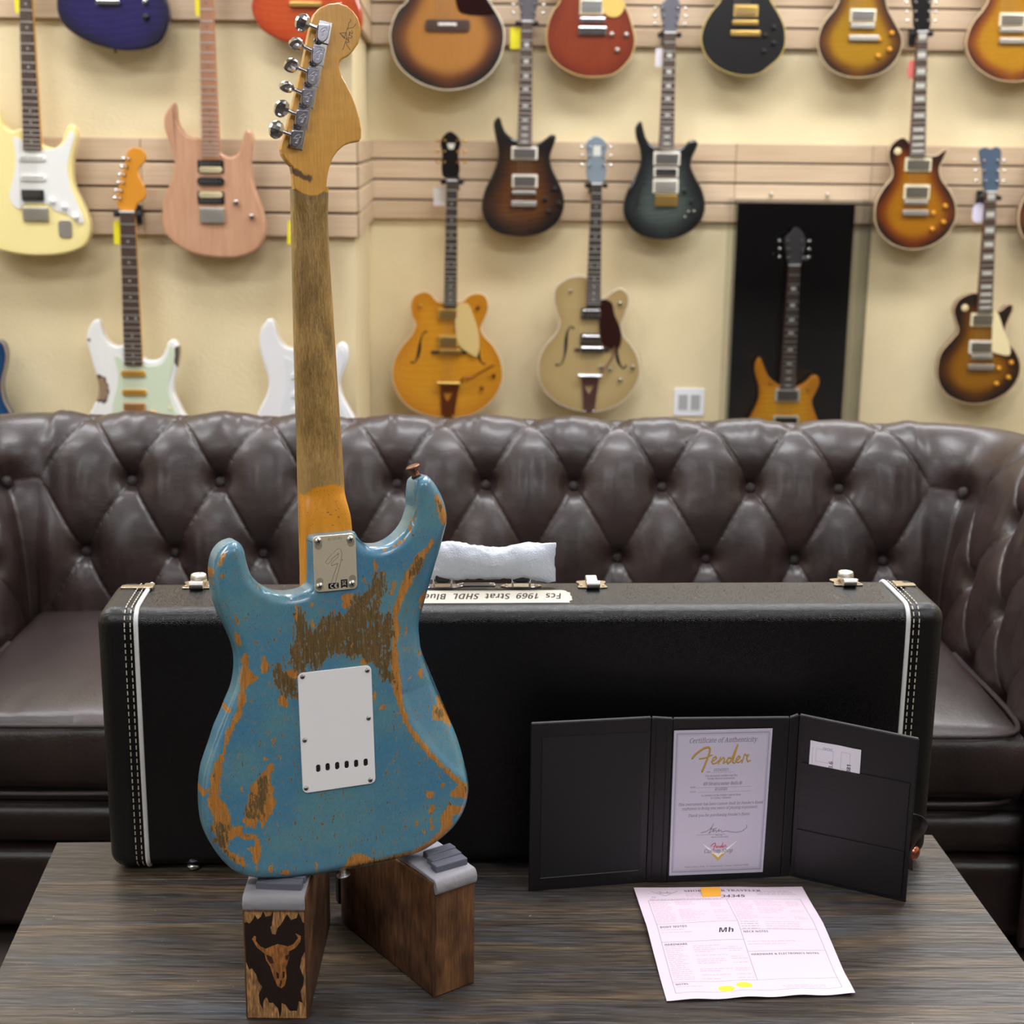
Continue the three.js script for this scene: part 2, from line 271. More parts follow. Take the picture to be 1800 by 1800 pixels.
// paint: the finish, and the bare and grimy wood where it is worn through, outlined as on the guitar
const bare = [], grime = [];
const A = (a) => crop(340, 830, 4.5, a), B = (a) => crop(330, 1180, 4.5, a), C = (a) => crop(600, 1180, 4.736, a), D = (a) => crop(560, 820, 4.5, a);
const oval = (f, x, y, rx, ry) => f([0, 1, 2, 3, 4, 5, 6, 7].flatMap((i) => [x + rx * Math.cos(i * Math.PI / 4), y + ry * Math.sin(i * Math.PI / 4)]));
bare.push(
  A([235, 630, 255, 630, 235, 700, 205, 745, 190, 735, 210, 680]), A([140, 775, 165, 765, 180, 800, 165, 850, 160, 930, 140, 910, 135, 830]), A([205, 810, 240, 795, 245, 815, 215, 840]),
  A([300, 1100, 320, 1110, 345, 1170, 385, 1220, 350, 1215, 320, 1160]), A([320, 1240, 360, 1290, 380, 1340, 375, 1390, 350, 1360, 330, 1300]),
  A([390, 1430, 430, 1440, 430, 1500, 440, 1560, 460, 1590, 540, 1630, 480, 1650, 440, 1690, 400, 1720, 360, 1700, 380, 1620, 385, 1540]),
  A([520, 1560, 545, 1440, 570, 1440, 585, 1520, 580, 1600, 550, 1590]), A([925, 1010, 955, 1020, 940, 1080, 925, 1090]), A([915, 1150, 935, 1150, 960, 1240, 940, 1260]), A([790, 1010, 830, 1080, 850, 1200, 800, 1180]),
  A([1160, 960, 1250, 950, 1260, 1050, 1180, 1090]), A([720, 1560, 800, 1540, 830, 1620, 740, 1660, 690, 1620]), A([1200, 1380, 1290, 1290, 1300, 1400, 1220, 1440]),
  B([400, 170, 400, 260, 350, 390, 290, 500, 270, 620, 205, 740, 180, 850, 170, 960, 150, 1050, 190, 1110, 200, 1250, 240, 1370, 300, 1450, 380, 1510, 450, 1550, 460, 1530, 440, 1470, 370, 1440, 320, 1400, 310, 1330, 420, 1290, 430, 1210, 350, 1230, 330, 1130, 300, 1050, 250, 1010, 245, 930, 265, 790, 285, 640, 330, 510, 380, 420, 430, 310, 460, 200, 440, 130]),
  B([310, 280, 350, 290, 330, 340, 300, 330]), B([80, 960, 150, 930, 150, 1000, 90, 1010]), B([140, 590, 155, 600, 110, 720, 100, 720]), B([430, 1210, 440, 1290, 530, 1280, 555, 1300, 575, 1420, 560, 1510, 520, 1510, 500, 1440, 460, 1390, 530, 1380, 520, 1320, 440, 1330, 400, 1290]),
  B([640, 740, 655, 860, 690, 1010, 690, 1060, 640, 1150, 610, 1190, 600, 1250, 570, 1250, 570, 1150, 540, 1170, 530, 1230, 470, 1240, 430, 1180, 470, 1050, 500, 900, 560, 820]),
  oval(B, 672, 550, 18, 32), oval(B, 605, 680, 18, 35), oval(B, 720, 670, 15, 24), oval(B, 655, 750, 22, 45), oval(B, 755, 395, 12, 30), B([715, 190, 780, 180, 795, 290, 760, 290, 710, 250]), B([395, 860, 430, 900, 440, 950, 420, 945]), oval(B, 1010, 1540, 13, 40), oval(B, 655, 1560, 20, 45), oval(B, 890, 1270, 10, 14), oval(B, 755, 1440, 8, 16), oval(B, 545, 1560, 14, 20), oval(B, 600, 1580, 8, 18), oval(B, 720, 1200, 9, 26), B([730, 1580, 800, 1560, 810, 1610, 740, 1615]),
  C([0, 1640, 60, 1550, 150, 1500, 230, 1540, 250, 1570, 420, 1530, 560, 1500, 700, 1430, 790, 1350, 830, 1290, 870, 1250, 930, 1240, 850, 1390, 720, 1470, 600, 1525, 450, 1568, 300, 1608, 0, 1665]),
  C([975, 925, 1045, 930, 1062, 1000, 1040, 1080, 960, 1040, 880, 1030, 930, 980]), C([1030, 1100, 990, 1170, 920, 1210, 870, 1290, 830, 1290, 820, 1220, 840, 1160, 890, 1100, 950, 1120]), C([700, 985, 775, 1000, 740, 1060, 705, 1040]), C([735, 1085, 770, 1120, 750, 1180, 715, 1170]), C([738, 1190, 765, 1300, 740, 1340, 730, 1250]), C([660, 1310, 690, 1310, 720, 1380, 690, 1350]), C([605, 1220, 625, 1230, 640, 1310, 615, 1290]), oval(C, 840, 935, 16, 24),
  D([905, 550, 830, 650, 770, 690, 720, 790, 670, 850, 640, 950, 600, 1060, 580, 1180, 570, 1290, 570, 1450, 560, 1500, 570, 1640, 600, 1795, 660, 1795, 635, 1640, 630, 1550, 610, 1400, 640, 1290, 620, 1200, 650, 1080, 700, 970, 750, 870, 815, 780, 840, 700, 912, 580]),
  C([400, 40, 430, 170, 465, 280, 515, 420, 590, 555, 690, 660, 790, 770, 880, 850, 920, 905, 980, 945, 1010, 925, 960, 870, 850, 785, 760, 685, 660, 565, 570, 440, 520, 320, 505, 200, 480, 40]),
  D([905, 205, 940, 220, 975, 290, 1012, 350, 1018, 440, 990, 470, 950, 440, 940, 350, 910, 270]), D([750, 385, 768, 395, 745, 490, 715, 535, 708, 505, 735, 460]), D([690, 555, 695, 580, 600, 645, 575, 642, 640, 600]), D([500, 650, 560, 638, 545, 672, 500, 672]), D([795, 1060, 870, 980, 884, 1000, 855, 1090, 835, 1170, 820, 1100]),
  C([830, 205, 865, 240, 965, 460, 940, 495, 880, 430, 800, 425, 770, 370, 790, 310, 835, 300]), oval(D, 695, 1300, 12, 40), oval(D, 830, 1490, 20, 22), oval(D, 828, 1650, 22, 42), oval(D, 735, 1680, 14, 18), oval(D, 785, 1475, 8, 22), oval(D, 875, 1585, 12, 22),
  D([330, 1500, 405, 1540, 380, 1570, 325, 1565]), oval(C, 272, 200, 18, 42), C([285, 290, 320, 290, 355, 260, 372, 275, 360, 300, 320, 318]), C([440, 330, 480, 320, 470, 350, 445, 350]), D([415, 725, 445, 740, 465, 830, 440, 850]), D([585, 890, 605, 900, 590, 1000, 560, 1010]), D([345, 880, 365, 880, 350, 930, 335, 910]), D([480, 820, 520, 830, 510, 870, 480, 850]),
);
grime.push(
  D([440, 830, 510, 830, 540, 920, 505, 1010, 490, 1060, 470, 1180, 560, 1150, 590, 1190, 590, 1290, 570, 1450, 555, 1600, 540, 1690, 470, 1660, 440, 1560, 390, 1560, 340, 1530, 320, 1420, 310, 1320, 230, 1480, 150, 1440, 30, 1450, 0, 1400, 0, 1200, 120, 1150, 210, 1170, 250, 1080, 260, 1020, 330, 1010, 380, 990, 420, 900]),
  A([800, 1060, 880, 1090, 890, 1200, 940, 1260, 1000, 1160, 1060, 1140, 1130, 1090, 1230, 1160, 1290, 1000, 1340, 1000, 1340, 1420, 1250, 1480, 1150, 1430, 1050, 1450, 1000, 1550, 950, 1560, 900, 1480, 880, 1590, 830, 1600, 770, 1540, 750, 1400, 790, 1340, 790, 1180]),
  A([640, 1490, 690, 1500, 720, 1600, 830, 1640, 830, 1800, 700, 1760, 640, 1650, 620, 1560]), B([560, 830, 630, 800, 640, 900, 600, 1060, 600, 1240, 570, 1240, 570, 1120, 470, 1180, 420, 1150, 500, 1000]),
  B([200, 1180, 300, 1200, 320, 1330, 310, 1420, 400, 1480, 440, 1520, 400, 1520, 300, 1440, 210, 1330]), C([0, 1650, 250, 1575, 420, 1545, 600, 1510, 590, 1530, 300, 1606, 0, 1667]), C([985, 940, 1045, 950, 1050, 1010, 990, 1000]), D([700, 830, 770, 720, 820, 690, 830, 760, 740, 870, 680, 920]), D([930, 250, 955, 250, 985, 340, 970, 390, 945, 330]), C([380, 0, 450, 0, 440, 140, 400, 60]), C([800, 330, 880, 330, 900, 390, 810, 400]),
);
const PW = 1200, PH = Math.round(PW * (bodyBB[3] - bodyBB[2]) / (bodyBB[1] - bodyBB[0]));
const toCanvas = (px, z = -0.003) => { const q = G(px[0], px[1], z); return [(q[0] - bodyBB[0]) / (bodyBB[1] - bodyBB[0]) * PW, (bodyBB[3] - q[1]) / (bodyBB[3] - bodyBB[2]) * PH]; };
function maskOf(polys, r) {
  const c = document.createElement('canvas'); c.width = PW; c.height = PH; const g = c.getContext('2d'); g.fillStyle = '#fff';
  for (const p of polys) { g.beginPath(); p.forEach((q, i) => { const t = toCanvas(q); i ? g.lineTo(...t) : g.moveTo(...t); }); g.closePath(); g.fill(); }
  const d = g.getImageData(0, 0, PW, PH).data, a = new Float32Array(PW * PH); for (let i = 0; i < a.length; i++) a[i] = d[4 * i + 3] / 255;
  return blur(a, PW, PH, r);
}
const mBare = maskOf(bare, 7), mGrime = maskOf(grime, 13);
const heroPaint = dataTex(PW, PH, (x, yy) => {
  const y = PH - 1 - yy, i = y * PW + x, streak = fbm(x / 5, y / 26, 41, 3) - 0.5, chip = fbm(x / 9, y / 14, 43, 4) - 0.5, fine = vn(x / 1.6, y / 2.2, 47) - 0.5, broad = fbm(x / 170, y / 170, 49, 3) - 0.5;
  const g0 = mGrime[i] + chip * 1.2 + streak * 1.5, b0 = Math.max(mBare[i] + chip * 1.25 + streak * 0.4 + 0.12 * fine, mGrime[i] * 0.92 + chip * 1.1 + streak * 1.5 + 0.15 * fine);
  let c = mix3([69, 124, 154], [86, 134, 148], clamp(0.5 + broad * 2.4)); c = c.map((v) => v + 10 * fine + 12 * chip);
  if (hash(x >> 1, y >> 1, 5) > 0.9985 || (vn(x / 3, y / 6, 61) > 0.93 && vn(x / 60, y / 60, 62) > 0.55)) c = mix3(c, [40, 52, 55], 0.75);
  if (b0 > 0.46) { const w = fbm(x / 4, y / 60, 53, 3) - 0.5; c = mix3(c, [176 + 56 * w + 30 * fine, 118 + 44 * w + 26 * fine, 52 + 30 * w + 18 * fine], sstep(0.46, 0.52, b0)); }
  if (b0 > 0.5 && g0 > 0.5) { const w = fbm(x / 3, y / 70, 57, 3) - 0.5; c = mix3(c, [96 + 66 * w + 40 * fine, 78 + 52 * w + 36 * fine, 47 + 34 * w + 26 * fine], sstep(0.5, 0.7, g0) * 0.95); }
  return c;
}, true, false);
const heroBody = part(hero, 'body', contouredBody(), phys([255, 255, 255], 0.4, { map: heroPaint, clearcoat: 0.7, clearcoatRoughness: 0.14 }));
heroBody.userData.label = 'turquoise body with paint worn through to bare wood';

// neck: a rounded back that squares off to a heel, worn grey brown between two stretches of orange lacquer
const NF = -0.0497;                                               // the fingerboard's playing face
const neckRows = [[511.3, 331, 574.8, 331], [511.4, 345, 575.2, 345], [514, 450, 579.5, 450], [517.3, 600, 587, 600], [520.5, 720, 594, 720], [523.2, 800, 599.5, 800], [524.8, 850, 603.5, 850], [526, 880, 607.5, 880], [527, 905, 612, 905], [527.5, 930, 614.5, 930], [528, 990, 617, 990], [528.4, 1050, 620, 1050]]
  .map(([a, y, b, y2]) => { const l = G(a, y, NF + 0.004), r = G(b, y2, NF + 0.008); return [l[0], r[0], (l[1] + r[1]) / 2]; });
const neckAt = (t) => { const k = clamp(t, 0, 0.9999) * (neckRows.length - 1), i = Math.floor(k), u = k - i; return [0, 1, 2].map((j) => lerp(neckRows[i][j], neckRows[i + 1][j], u)); };
const neckY0 = neckRows[0][2], neckY1 = neckRows[neckRows.length - 1][2];
const neckHeadY = G(545, 324, -0.03)[1];
function neckGeo() {
  const NS = 132, NA = 28, pos = [], uv = [], idx = [];
  for (let s = 0; s <= NS; s++) {
    const [xl, xr, y] = neckAt(s / NS), w = (xr - xl) / 2, cx = (xl + xr) / 2, heel = sstep(0.07, 0.035, y), crown = sstep(neckHeadY - 0.034, neckHeadY - 0.004, y), th = lerp(lerp(lerp(0.0215, 0.0195, sstep(0.1, 0.37, y)), 0.0236, heel), 0.0198, crown), n = lerp(lerp(2.3, 7, heel), 5, crown), side = 0.0055;
    for (let a = 0; a <= NA; a++) {
      const u = a / NA; let x, z;
      if (a === 0) { x = -w; z = NF; } else if (a === NA) { x = w; z = NF; }
      else { const t = Math.PI * (1 - (a - 1) / (NA - 2)), c = Math.cos(t), q = Math.sin(t); x = w * Math.sign(c) * Math.abs(c) ** (2 / n); z = NF + side + (th - side) * Math.abs(q) ** (2 / n); }
      pos.push(cx + x, y, z); uv.push(u, (y - neckY1) / (neckY0 - neckY1));
    }
  }
  for (let s = 0; s < NS; s++) for (let a = 0; a < NA; a++) { const i = s * (NA + 1) + a, j = i + NA + 1; idx.push(i, j, i + 1, i + 1, j, j + 1); }
  for (let s = 0; s < NS; s++) { const i = s * (NA + 1), j = i + NA + 1; idx.push(i, i + NA, j, j, i + NA, j + NA); }
  const g = new THREE.BufferGeometry(); g.setAttribute('position', new THREE.Float32BufferAttribute(pos, 3)); g.setAttribute('uv', new THREE.Float32BufferAttribute(uv, 2)); g.setIndex(idx); g.computeVertexNormals(); return g;
}
const vOf = (py) => (G(560, py, -0.035)[1] - neckY1) / (neckY0 - neckY1);
const vHeel = vOf(853), vTop = vOf(336);
const neckTex = dataTex(256, 1536, (x, y) => {
  const u = x / 255, v = y / 1535, grain = fbm(x / 3.2, y / 34, 71, 4) - 0.5, fine = vn(x / 1.3, y / 9, 73) - 0.5, blot = fbm(x / 60, y / 110, 75, 3) - 0.5;
  let c = [150 + 74 * grain + 42 * fine, 118 + 60 * grain + 36 * fine, 66 + 38 * grain + 24 * fine].map((k, i) => k + blot * [70, 60, 44][i]);
  c = mix3(c, [168, 136, 84], 0.5 * sstep(vHeel + 0.11, vHeel, v)); c = mix3(c, [112, 98, 76], 0.6 * sstep(vTop - 0.03, vTop, v + 0.03 * blot));
  const edge = 0.018 * (fbm(x / 26, y / 26, 77, 3) - 0.5), o1 = sstep(0.004, -0.004, v - (vHeel - 0.02 + 0.022 * Math.sin(Math.PI * clamp((u - 0.22) * 1.5)) + edge)), o2 = sstep(-0.004, 0.004, v - (vTop + 0.014 - 0.024 * u + 0.9 * edge));
  const amber = v > 0.6 ? [207 + 26 * grain, 148 + 22 * grain, 50 + 16 * grain] : [214 + 26 * grain, 140 + 20 * grain, 26 + 14 * grain];
  c = mix3(c, amber, Math.max(o1, o2));
  if (o1 > 0.5 && vn(x / 2.5, y / 5, 79) > 0.9 && v > vHeel - 0.1) c = mix3(c, [88, 56, 22], 0.7);
  return c;
}, true, false);
part(hero, 'neck', neckGeo(), phys([255, 255, 255], 0.42, { map: neckTex, clearcoat: 0.25, clearcoatRoughness: 0.25 }));

const headPx = flat([528, 341, 515, 333, 511.4, 322, 511, 314, 510.5, 308, 508, 294, 497.5, 282.5, 491.5, 273, 489.8, 264, 491.5, 256, 495.8, 241.7, 510, 186.7, 526.7, 120, 536.7, 70, 543, 41.7, 548, 28, 558, 16.7, 573, 10, 590, 7.8, 606.7, 11.7, 620, 20, 630, 31.7, 635, 45, 635.8, 58, 631.7, 75, 623, 88, 613, 98, 603, 103, 598.5, 109, 597.5, 118, 601.7, 131.7, 610, 146.7, 618, 163, 626.7, 185, 633, 206.7, 636.7, 228, 636.2, 241.7, 633, 248, 620, 250, 606.7, 255, 595, 265, 586.7, 276.7, 581.7, 290, 578.5, 302, 576.5, 314, 575.6, 324, 572, 337, 560, 345, 545, 346]);
const headOut = silhouette(headPx, -0.028, -0.0405), headBB = bb(headOut);
const HW = 512, HH = Math.round(HW * (headBB[3] - headBB[2]) / (headBB[1] - headBB[0]));
const headTex = canvasTex(HW, HH, (g, w, h) => {
  const im = g.createImageData(w, h), T = (px, py) => { const q = G(px, py, -0.027); return [(q[0] - headBB[0]) / (headBB[1] - headBB[0]) * w, (headBB[3] - q[1]) / (headBB[3] - headBB[2]) * h]; };
  const stain = [[497, 284], [512, 297], [535, 310], [545, 313]].map((q) => T(...q));
  for (let y = 0, i = 0; y < h; y++) for (let x = 0; x < w; x++, i += 4) {
    const gr = fbm(x / 4, y / 90, 81, 4) - 0.5, fl = fbm(x / 90, y / 40, 83, 3) - 0.5; let c = [211 + 30 * gr + 12 * fl, 154 + 28 * gr + 12 * fl, 60 + 22 * gr + 12 * fl];
    const d = segDist([x, y], stain) + 22 * (fbm(x / 16, y / 16, 85, 3) - 0.5); c = mix3(c, [70, 46, 22], 0.85 * sstep(26, 6, d));
    if (vn(x / 2.4, y / 3, 87) > 0.965) c = mix3(c, [96, 60, 24], 0.7);
    im.data.set([...c.map((k) => clamp(k, 0, 255)), 255], i);
  }
  g.putImageData(im, 0, 0); g.strokeStyle = '#2a1a0c'; g.lineWidth = 3.2; g.lineCap = g.lineJoin = 'round';
  for (const a of [[935, 195, 948, 205, 945, 218, 925, 240, 925, 262, 900, 330, 905, 400, 880, 470, 865, 522], [1000, 250, 975, 285, 930, 292, 915, 300], [828, 345, 895, 340, 880, 402, 836, 348, 900, 408], [955, 318, 968, 335, 962, 352, 935, 330, 930, 360, 962, 380, 950, 400, 918, 390, 930, 440, 900, 440, 905, 470, 942, 522], [905, 400, 920, 425], [940, 345, 925, 372]]) { g.beginPath(); crop(460, 0, 6, a).forEach((q, i) => { const t = T(...q); i ? g.lineTo(...t) : g.moveTo(...t); }); g.stroke(); }
});
{ const hg = slab(headOut, 0.0112, 0.0018, 3); hg.translate(0, 0, -0.0297); part(hero, 'headstock', planarUV(hg, ...headBB), phys([255, 255, 255], 0.4, { map: headTex, clearcoat: 0.5, clearcoatRoughness: 0.2 })); }
part(hero, 'fingerboard', planarUV((() => { const g = slab([[neckRows[0][0], neckY0], [neckRows[0][1], neckY0], [neckRows[10][1], neckRows[10][2]], [neckRows[10][0], neckRows[10][2]]], 0.004, 0.001); g.translate(0, 0, NF + 0.0025); return g; })(), 0, 1, 0, 1), M.maple);

// six chrome tuning machines along the left edge of the headstock
const emblem = (g, x, y, s) => { g.beginPath(); [[-0.5, 0.1], [-0.2, -0.25], [0.3, -0.5], [0.42, -0.3], [0.15, 0.0], [-0.1, 0.05], [0.2, -0.1], [0.5, -0.08]].forEach((p, i) => (i ? g.lineTo(x + p[0] * s, y + p[1] * s) : g.moveTo(x + p[0] * s, y + p[1] * s))); g.moveTo(x + 0.3 * s, y - 0.4 * s); g.lineTo(x - 0.05 * s, y + 0.62 * s); g.lineTo(x - 0.22 * s, y + 0.6 * s); g.lineTo(x + 0.12 * s, y - 0.05 * s); g.stroke(); };
const capBump = canvasTex(128, 160, (g, w, h) => { g.fillStyle = '#fff'; g.fillRect(0, 0, w, h); g.strokeStyle = '#000'; g.lineWidth = 7; emblem(g, 66, 66, 70); }, false);
const capMat = mat([176, 174, 186], 0.17, { metalness: 1, bumpMap: capBump, bumpScale: 0.0003 });
const tunerSpots = [[568, 57, 532, 40, 0.25], [559, 96, 521, 77, 1.25], [550, 133, 512, 115, 1.0], [541, 170, 504, 153, 1.35], [531, 207, 495, 191, 0.5], [522, 243, 486, 228, 0.1]];
for (const [hx, hy, bx, by, turn] of tunerSpots) {
  const z0 = -0.0297, c = G(hx, hy, z0 + 0.004), rel = (a, z) => flat(a).map((q) => { const p = G(hx + q[0], hy + q[1], z); return p; });
  const base = slab(rel([-6, -23, 17, -17, 10, 21, -17, 15], z0 + 0.002), 0.0022, 0.0005); base.translate(0, 0, z0 + 0.0018); const tm = part(hero, 'tuning_machine', base, M.chrome);
  const us = spline(rel([-9, -14, 1, -14.5, 12, -12, 10.5, 0, 8.5, 9, 3, 16, -3, 17.5, -9, 14, -12, 7, -11, -4], z0 + 0.0085), 60); const ub = bb(us);
  const hs = slab(us, 0.0078, 0.0012, 3); hs.translate(0, 0, z0 + 0.0092); part(tm, 'tuner_housing', planarUV(hs, ...ub), capMat);
  const b = G(bx, by, z0 + 0.0055), dx = c[0] - b[0], dy = c[1] - b[1], L = Math.hypot(dx, dy), ang = Math.atan2(dy, dx);
  const sh = new THREE.CylinderGeometry(0.0019, 0.0024, L - 0.004, 14); sh.rotateZ(Math.PI / 2); part(tm, 'tuner_shaft', sh, M.chrome, [(b[0] + c[0]) / 2 + 0.002 * dx / L, (b[1] + c[1]) / 2, z0 + 0.0055], [0, 0, ang]);
  const kb = new THREE.SphereGeometry(1, 10, 8).toNonIndexed(); kb.scale(0.0078, 0.0094, 0.0046); kb.computeVertexNormals(); const k = part(tm, 'tuner_button', kb, M.chrome, [b[0], b[1], z0 + 0.0055]); k.rotation.set(turn, 0, ang, 'ZXY');
}

// neck plate with its four screws, engraved
function plateOf(px, z) { const q = px.map((p) => G(p[0], p[1], z)); return { cx: (q[0][0] + q[1][0] + q[2][0] + q[3][0]) / 4, cy: (q[0][1] + q[1][1] + q[2][1] + q[3][1]) / 4, w: (q[1][0] - q[0][0] + q[2][0] - q[3][0]) / 2, h: (q[0][1] - q[3][1] + q[1][1] - q[2][1]) / 2 }; }
function screwHead(parent, x, y, z, r, m) {
  const g = lathe([[0, r * 0.62], [r * 0.35, r * 0.58], [r * 0.75, r * 0.36], [r, 0]], 18); g.rotateX(Math.PI / 2); const s = part(parent, 'screw', g, m, [x, y, z]);
  part(s, 'screw_slot', merge([new THREE.BoxGeometry(r * 1.1, r * 0.24, r * 0.2), new THREE.BoxGeometry(r * 0.24, r * 1.1, r * 0.2)]), M.black, [0, 0, r * 0.56], [0, 0, 0.4]); return s;
}
{
  const p = plateOf([[550.7, 942.2], [625.3, 937.8], [628, 1035.1], [552.9, 1041.3]], 0.002), W = 512, H = 640;
  const draw = (g, light) => {
    g.fillStyle = light ? '#fff' : '#e2d8c0'; g.fillRect(0, 0, W, H);
    if (!light) { const r = rng(7); for (let i = 0; i < 900; i++) { g.fillStyle = `rgba(${120 + 90 * r()},${105 + 80 * r()},${80 + 60 * r()},0.12)`; g.fillRect(r() * W, r() * H, 2 + 6 * r(), 1 + 3 * r()); } g.fillStyle = 'rgba(120,112,100,.45)'; for (const [x, y] of [[62, 110], [452, 108], [60, 520], [455, 520]]) { g.beginPath(); g.arc(x, y, 44, 0, 7); g.fill(); } }
    g.strokeStyle = light ? '#000' : '#7d7360'; g.lineWidth = light ? 6 : 4; g.beginPath();
    flat([300, 165, 285, 168, 180, 255, 140, 300, 140, 322, 165, 330, 205, 300, 215, 275, 300, 215, 288, 262, 235, 300, 205, 330, 212, 350, 285, 330, 195, 552, 245, 552, 325, 300, 345, 295, 325, 285, 340, 230, 325, 170]).forEach((q, i) => (i ? g.lineTo(...q) : g.moveTo(...q))); g.closePath(); g.stroke();
    g.fillStyle = light ? '#555' : '#8b806a'; g.font = '44px sans-serif'; g.textAlign = 'center'; g.fillText('R110581', 262, 62);
    if (!light) {
      g.fillStyle = '#141312'; g.beginPath(); g.roundRect(160, 550, 126, 64, 14); g.fill(); g.fillRect(312, 520, 80, 96); g.fillStyle = '#e2d8c0'; g.fillRect(330, 604, 44, 12);
      g.strokeStyle = '#f4f2ec'; g.lineWidth = 10; g.beginPath(); g.arc(208, 582, 20, 1.0, 5.3); g.stroke(); g.beginPath(); g.arc(258, 582, 20, 1.0, 5.3); g.moveTo(240, 582); g.lineTo(262, 582); g.stroke();
      g.lineWidth = 4; g.strokeRect(334, 538, 34, 42); g.beginPath(); g.moveTo(326, 590); g.lineTo(378, 536); g.moveTo(326, 536); g.lineTo(378, 590); g.stroke();
    }
  };
  const pc = canvasTex(W, H, (g) => draw(g, false)), pb = canvasTex(W, H, (g) => draw(g, true), false);
  const g = slab(rrect(p.w, p.h, 0.005), 0.0022, 0.0007, 3); g.translate(0, 0, 0.0022);
  const np = part(hero, 'neck_plate', planarUV(g, -p.w / 2, p.w / 2, -p.h / 2, p.h / 2), mat([255, 255, 255], 0.3, { map: pc, metalness: 0.5, bumpMap: pb, bumpScale: 0.0005 }), [p.cx, p.cy, 0]);
  for (const [x, y] of [[559.5, 951.5], [616, 948], [562, 1031], [618.7, 1026.5]]) { const q = G(x, y, 0.003); screwHead(np, q[0] - p.cx, q[1] - p.cy, 0.0021, 0.0042, M.nickel); }
}
// white cover over the spring cavity, with six slots and six screws
{
  const p = plateOf([[523.3, 1182.8], [653.3, 1170], [659.4, 1378.3], [532.2, 1393]], 0.0015);
  const spots = [[559.4, 1350.6], [576, 1348], [592.8, 1346], [609.4, 1343.9], [626, 1342], [642.8, 1340]].map((q) => { const a = G(q[0], q[1], 0.0015); return [a[0] - p.cx, a[1] - p.cy]; });
  const g = slab(rrect(p.w, p.h, 0.0055), 0.0018, 0.0004, 2, spots.map(([x, y]) => rrect(0.0046, 0.008, 0.0022, x, y, 4))); g.translate(0, 0, 0.0018);
  const tc = part(hero, 'spring_cover', g, mat([236, 236, 238], 0.5), [p.cx, p.cy, 0]); tc.userData.label = 'white plastic cover plate';
  part(tc, 'cavity', new THREE.BoxGeometry(0.066, 0.014, 0.001), M.black, [(spots[0][0] + spots[5][0]) / 2, (spots[0][1] + spots[5][1]) / 2, 0.0004], [0, 0, 0.0]);
  for (const s of spots) part(tc, 'string_end', (() => { const c = new THREE.CylinderGeometry(0.0019, 0.0019, 0.0012, 12, 1, true); c.rotateX(Math.PI / 2); return c; })(), M.steel, [s[0] + 0.0003, s[1] - 0.0005, 0.0011]);
  for (const q of [[531.7, 1189.7], [645.6, 1178.6], [647.8, 1262.5], [535.6, 1301.4], [538, 1385.6], [651, 1371]]) { const a = G(q[0], q[1], 0.0015); screwHead(tc, a[0] - p.cx, a[1] - p.cy, 0.0018, 0.0026, M.steel); }
}
// strap buttons
function strapButton(parent, base, top, m) {
  const g = lathe([[0, 0], [0.0055, 0], [0.0045, 0.0025], [0.0035, 0.006], [0.005, 0.0088], [0.0078, 0.0105], [0.0078, 0.0118], [0.006, 0.013], [0, 0.0132]], 20);
  part(parent, 'strap_button', g, m, [base[0], base[1], -0.02], [0, 0, Math.atan2(top[1] - base[1], top[0] - base[0]) - Math.PI / 2]);
}
strapButton(hero, G(732, 838, -0.02), G(726, 822, -0.02), mat([130, 92, 72], 0.35, { metalness: 0.9 }));
strapButton(hero, G(598, 1519, -0.024), G(602, 1536, -0.024), M.nickel);

